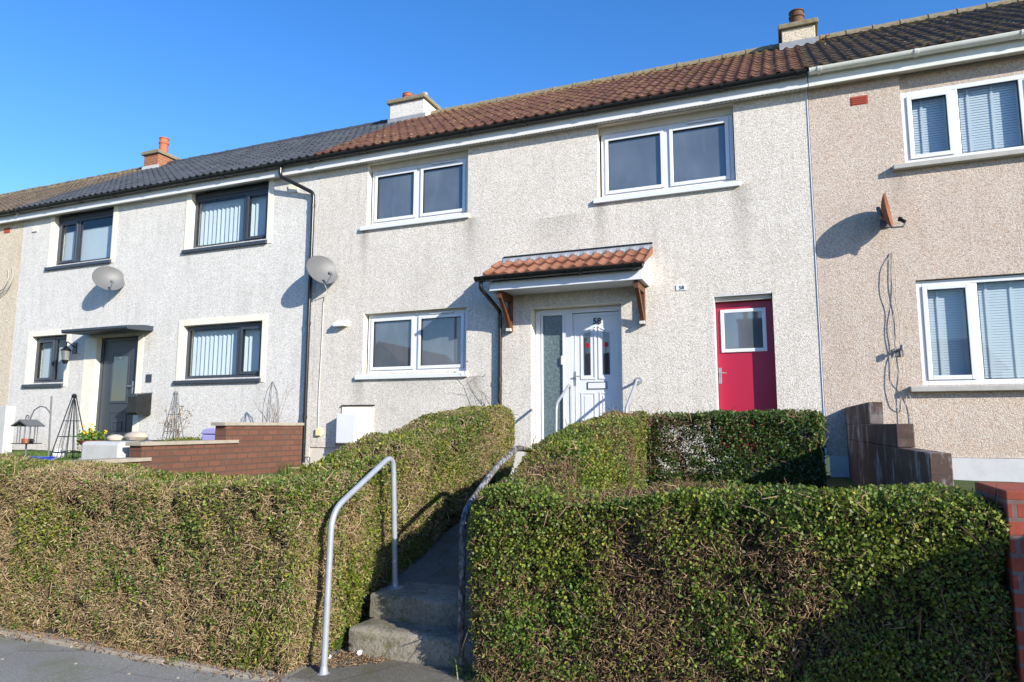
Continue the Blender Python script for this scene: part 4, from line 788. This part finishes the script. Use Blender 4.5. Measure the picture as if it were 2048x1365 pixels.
# ------------------------------------------------------------------ things in the grey house garden
def obelisk(loc, h, w, label, mat, cat='obelisk', rings=3, ball=True, n=4):
    t = root('garden_obelisk', loc, label, cat, 'plant obelisks'); x, y, z = loc; b = MB(); A = [math.pi / n + 2 * math.pi * i / n for i in range(n)]
    for a in A: b.tube([(x + w * math.cos(a), y + w * math.sin(a), z), (x + .03 * math.cos(a), y + .03 * math.sin(a), z + h * .93)], .008, 6)
    for a in A:
        for k in (.33, .66): 
            c = a + k * 2 * math.pi / n; b.tube([(x + w * .72 * math.cos(c), y + w * .72 * math.sin(c), z), (x + .02 * math.cos(c), y + .02 * math.sin(c), z + h * .9)], .0035, 5)
    for i in range(rings):
        q = (i + .5) / rings * .75; ww = w * (1 - q) + .03 * q; b.tube([(x + ww * math.cos(2 * math.pi * j / 16), y + ww * math.sin(2 * math.pi * j / 16), z + h * .93 * q) for j in range(17)], .006, 5, False)
    b.build('frame', mat, t)
    if ball: MB().lathe([(.005, -.04), (.03, -.03), (.042, 0), (.03, .03), (.005, .042)], (x, y, z + h * .95), 10).build('ball_finial', mat, t, smooth=True)
    return t
ob = obelisk((-10.6, -2.5, 1.05), 1.06, .27, 'tall black garden obelisk with ball finial standing on paving left of the flower pot', 'black_plastic')
ob2 = obelisk((-10.1, -1.0, 1.34), .86, .17, 'dark obelisk overgrown with a dead brown climber under the grey house window', 'worn_steel', rings=2)
def climber(name, label, cat, base, n, h, spread, mat='twig_bark', r=.006, lean=0, group=None, leaves=0):
    t = root(name, base, label, cat, group); b = MB(); tips = []
    for i in range(n):
        p = Vector(base) + Vector((random.gauss(0, spread * .35), random.gauss(0, .03), 0)); d = Vector((random.gauss(lean, .25), random.gauss(0, .1), 1)).normalized(); pts = [p]; L = h * random.uniform(.45, 1.05); k = 8
        for j in range(k):
            d = (d + Vector((random.gauss(0, .28), random.gauss(0, .12), random.gauss(.12, .15)))).normalized(); p = p + d * (L / k); p.y = min(p.y, base[1] + .12); pts.append(p.copy())
            if j > 1 and random.random() < .6:
                q = p.copy(); e = Vector((random.choice((-1, 1)) * random.uniform(.5, 1), random.gauss(-.1, .2), random.uniform(.0, .8))).normalized(); sp = [q]
                for m_ in range(3): e = (e + Vector((random.gauss(0, .3), random.gauss(0, .15), random.gauss(0, .3)))).normalized(); q = q + e * L * random.uniform(.04, .1); sp.append(q.copy())
                b.tube(sp, [r * .5, r * .42, r * .35, r * .2], 4); tips.append(q.copy())
        b.tube(pts, [r * (1 - .08 * j) for j in range(len(pts))], 5); tips.append(pts[-1])
    b.build('stems', mat, t)
    if leaves:
        P = np.array([tuple(random.choice(tips)) for _ in range(leaves)]) + RNG.normal(0, .03, (leaves, 3)); leaves_mesh('leaves', P, np.tile([[.4, -.8, .4]], (leaves, 1)), 'dead_leaf', t, .02, .045)
    return t
climber('climber_plant', 'dead brown climber wound around the obelisk under the grey house window', 'climber', (-10.1, -1.02, 1.34), 9, .6, .3, 'twig_bark', .007, leaves=170)
climber('bare_shrub', 'bare twiggy shrub behind the upper brick wall beside the black downpipe', 'shrub', (-8.34, -.55, 1.34), 13, .95, .32, 'twig_bark', .005)
climber('climber_plant', 'bare winter climber on the wall by the canopy downpipe', 'climber', (-4.36, -.05, 1.2), 8, 1.5, .3, 'twig_bark', .0055, -.05, leaves=14)
t = root('wire_frame', (-8.3, -.6, 1.3), 'rusty pointed wire plant support among bare twigs behind the brick wall', 'plant support', 'plant obelisks'); b = MB()
for a in range(5):
    c, s = math.cos(a * 1.256), math.sin(a * 1.256); b.tube([(-8.3 + .17 * c, -.6 + .1 * s, 1.3), (-8.3 + .16 * c, -.6 + .1 * s, 1.95), (-8.3 + .1 * c, -.6 + .06 * s, 2.2), (-8.3, -.6, 2.36)], .006, 5)
b.build('wires', 'worn_steel', t)
t = root('crook_pole', (-10.94, -2.6, 1.05), 'tall thin shepherd crook pole with a curled arm near the left edge', 'garden pole')
b = MB().tube([(-10.94, -2.6, 1.03), (-10.99, -2.6, 2.06)], .013, 8); b.build('pole', 'dish_grey', t)
arm = [(-10.98, -2.6, 1.78), (-11.10, -2.6, 1.88), (-11.24, -2.6, 1.90), (-11.38, -2.6, 1.84), (-11.45, -2.6, 1.72)] + [(-11.52 + .075 * (1 - k / 14) * math.cos(R(k * 38)), -2.6, 1.72 - .075 * (1 - k / 14) * math.sin(R(k * 38))) for k in range(12)]
MB().tube(arm, .010, 6).build('curled_arm', 'dish_grey', t)
t = root('bird_feeder', (-11.5, -2.6, 1.3), 'caged bird feeder with a small pitched roof and food inside', 'bird feeder')
MB().prism([(-11.72, 1.585), (-11.50, 1.69), (-11.28, 1.585), (-11.30, 1.575), (-11.50, 1.66), (-11.70, 1.575)], 'Y', -2.74, -2.46).build('roof', 'dish_grey', t)
b = MB()
for i in range(12): a = 2 * math.pi * i / 12; b.tube([(-11.5 + .17 * math.cos(a), -2.6 + .12 * math.sin(a), 1.31), (-11.5 + .17 * math.cos(a), -2.6 + .12 * math.sin(a), 1.60)], .004, 4)
b.build('cage', 'dish_grey', t); MB().box(-11.68, -11.32, -2.73, -2.47, 1.295, 1.308).build('tray', 'black_plastic', t); MB().box(-11.56, -11.46, -2.65, -2.56, 1.309, 1.38).build('food_block', 'terracotta', t); MB().lathe([(.03, 0), (.045, .03), (.03, .07)], (-11.38, -2.6, 1.309), 10).build('seed_ball', 'black_plastic', t)
MB().tube([(-11.5, -2.6, 1.03), (-11.5, -2.6, 1.30)], .012, 6).build('post', 'dish_grey', t)
t = root('plant_tray', (-10.72, -2.9, 1.04), 'bright blue plastic tray on the ground at the left edge of the garden', 'tray'); MB().box(-10.95, -10.49, -3.02, -2.80, 1.03, 1.105).build('tray_body', 'blue_plastic', t, .012); MB().ring(-10.965, -10.475, 1.0, 1.0, .0, 0, 0) ; MB().box(-10.965, -10.475, -3.035, -2.785, 1.107, 1.118).build('tray_rim', 'blue_plastic', t, .004)
t = root('jug', (-11.3, -2.2, 1.06), 'small white ceramic jug standing right of the crook pole', 'jug'); MB().lathe([(.06, 0), (.085, .03), (.09, .08), (.06, .12), (.065, .16)], (-11.15, -2.3, 1.06), 16).build('jug_body', 'white_ceramic', t, smooth=True); MB().tube(arc((-11.07, -2.3, 1.14), .04, -80, 80, 6, 'XZ'), .01, 6).build('handle', 'white_ceramic', t)
t = root('pedestal', (-10.26, -2.4, 1.04), 'pale stone pedestal under the terracotta bowl by the dark door', 'pedestal'); MB().lathe([(.16, 0), (.16, .04), (.08, .06), (.07, .13), (.10, .16), (.19, .18), (.19, .215)], (-10.26, -2.4, 1.045), 18).build('pedestal_stone', 'sandstone', t)
t = root('flower_pot', (-10.26, -2.4, 1.26), 'terracotta bowl of yellow spring flowers on a pale pedestal', 'flower pot'); MB().lathe([(.09, 0), (.15, .03), (.20, .09), (.215, .10), (.19, .10), (.12, .06)], (-10.26, -2.4, 1.262), 22).build('bowl', 'terracotta', t, smooth=True)
P = np.array([-10.26, -2.4, 1.40]) + RNG.normal(0, 1, (420, 3)) * np.array([.10, .09, .05]); leaves_mesh('foliage', P, nrm(RNG.normal(size=(420, 3)) + [0, 0, .8]), 'grass_blade', t, .03, .07)
for i in range(14):
    b = MB()
    x, y, z = -10.26 + random.gauss(0, .12), -2.42 + random.gauss(0, .08), 1.47 + random.gauss(0, .05)
    for a in range(5): c, s = math.cos(a * 1.256) * .032, math.sin(a * 1.256) * .032; b.add([(x, y, z), (x + c - s * .4, y - .012, z + s + c * .4), (x + c * 1.2, y - .02, z + s * 1.2), (x + c + s * .4, y - .012, z + s - c * .4)], [(0, 1, 2, 3)])
    b.tube([(x, y + .01, z), (x, y - .02, z)], .009, 6)
    b.build('bloom', 'petal', t)
t = MB().box(-9.20, -8.42, -3.35, -2.75, 1.0, 1.375).build('stone_block', 'pale_concrete', None, .05); tag(t, 'pale roughly squared stone block at the end of the brick wall', 'stone block')
def stone(loc, s, label):
    b = MB().lathe([(.3, -.5), (.8, -.35), (1, 0), (.85, .3), (.4, .5), (.05, .55)], (0, 0, 0), 12); b.v = [(loc[0] + x * s[0] * random.uniform(.9, 1.1), loc[1] + y * s[1] * random.uniform(.9, 1.1), loc[2] + z * s[2]) for x, y, z in b.v]; tag(b.build('ornament_stone', 'sandstone', smooth=True), label, 'stone', 'stones on the block and wall')
stone((-8.9, -3.05, 1.42), (.13, .1, .09), 'round buff stone on top of the pale stone block, the left one'); stone((-8.55, -3.0, 1.44), (.20, .1, .13), 'long pale stone on the pale stone block beside the wall coping')
t = root('storage_tub', (-9.1, -1.0, 1.34), 'lilac plastic tub with lid on the bed beside the brick wall step', 'tub'); MB().box(-9.28, -8.92, -1.15, -.85, 1.335, 1.45).build('tub_body', 'lilac_plastic', t, .02); MB().prism([(-9.30, 1.452), (-8.90, 1.452), (-8.92, 1.53), (-9.0, 1.56), (-9.22, 1.54)], 'Y', -1.17, -.83).build('tub_lid', 'lilac_plastic', t, .015)
P = np.array([[RNG.uniform(-9.9, -9.35), RNG.uniform(-1.5, -.8), 1.345 + abs(RNG.normal(0, .02))] for _ in range(500)]); t = leaves_mesh('bed_plants', P, nrm(RNG.normal(size=(500, 3)) + [0, 0, 1]), 'leaf_yellow', None, .02, .045); tag(t, 'low straggly plants growing in the raised bed behind the brick wall', 'plants', kind='stuff')
t = MB().box(-13.95, -13.72, -1.6, -1.42, 1.0, 1.96).build('gate_post', 'pale_concrete', None, .01); tag(t, 'pale square gate post at the far left boundary of the grey house', 'post')
W = root('garden_wall', (-15.2, -1, 1), 'low red brown brick wall at the left edge before the sand coloured house', 'wall'); MB().box(-19, -14.5, -1.2, -.98, .9, 1.56).build('brickwork', 'brick_brown2' if 'brick_brown2' in M else 'brick_red', W); MB().box(-19, -14.48, -1.23, -.95, 1.562, 1.6).build('coping', 'coping', W)

# ------------------------------------------------------------------ across the road (seen mirrored in the panes)
def far_house(x0, x1, y0, y1, ze, zr, label, axis, chims):
    t = root('house', ((x0 + x1) / 2, y0, 0), label, 'house', 'houses across the road'); b = MB(); b.box(x0, x1, y0, y1, -.1, ze)
    if axis == 'Y': xm = (x0 + x1) / 2; b.prism([(x0, ze + .001), (x1, ze + .001), (xm, zr - .1)], 'Y', y0, y1); rf = [(x0 - .3, ze - .2), (xm, zr), (x1 + .3, ze - .2), (x1 + .3, ze - .05), (xm, zr + .15), (x0 - .3, ze - .05)]
    else: ym = (y0 + y1) / 2; rf = [(y0 - .3, ze - .2), (ym, zr), (y1 + .3, ze - .2), (y1 + .3, ze - .05), (ym, zr + .15), (y0 - .3, ze - .05)]
    b.build('wall', 'opposite_wall', t); r = MB().prism(rf, axis, *((y0 - .2, y1 + .2) if axis == 'Y' else (x0 - .2, x1 + .2))).build('roof', 'opposite_roof', t)
    for (x, y, w, h) in chims:
        c = MB().box(x - w, x + w, y - .35, y + .35, ze, zr + h).box(x - w - .08, x + w + .08, y - .43, y + .43, zr + h + .001, zr + h + .12).build('chimney', 'opposite_roof', r)
        for k in (-.4, .4): MB().lathe([(.14, 0), (.11, .3), (.15, .32), (.13, .55)], (x + k * w, y, zr + h + .12), 10).build('chimney_pot', 'terracotta', c)
    for k in range(3): xx = x0 + (x1 - x0) * (k + .5) / 3; MB().ring(xx - .7, xx + .7, 1.2, 2.4, .08, y1 + .004, y1 + .05).box(xx - .62, xx + .62, y1 + .005, y1 + .02, 1.28, 2.32).build('window', 'upvc', t)
far_house(-26.2, -20.4, -34, -25.5, 4.2, 6.6, 'rendered gable fronted house across the road with a dark roof', 'Y', [])
far_house(-16, 9, -36, -27, 4.3, 6.0, 'long low terrace across the road with dark roof and chimneys', 'X', [(-1.9, -31, .7, 1.6), (-.1, -31, .5, 1.3), (-12.5, -31, .6, 1.0), (6, -31, .6, 1.1)])
t = root('street_lamp', (-9.75, -9.0, 0), 'tall dark street lamp post on the pavement behind the viewer', 'street lamp'); MB().tube([(-9.75, -9.0, -.1), (-9.75, -9.0, 1.2), (-9.75, -9.0, 1.21), (-9.75, -9.0, 8)], [.09, .09, .065, .05], 12).build('post', 'worn_steel', t); MB().tube([(-9.75, -9.0, 7.95), (-9.75, -9.8, 8.2)], .03, 8).box(-9.85, -9.65, -10.3, -9.8, 8.15, 8.27).build('lamp_head', 'dish_grey', t)
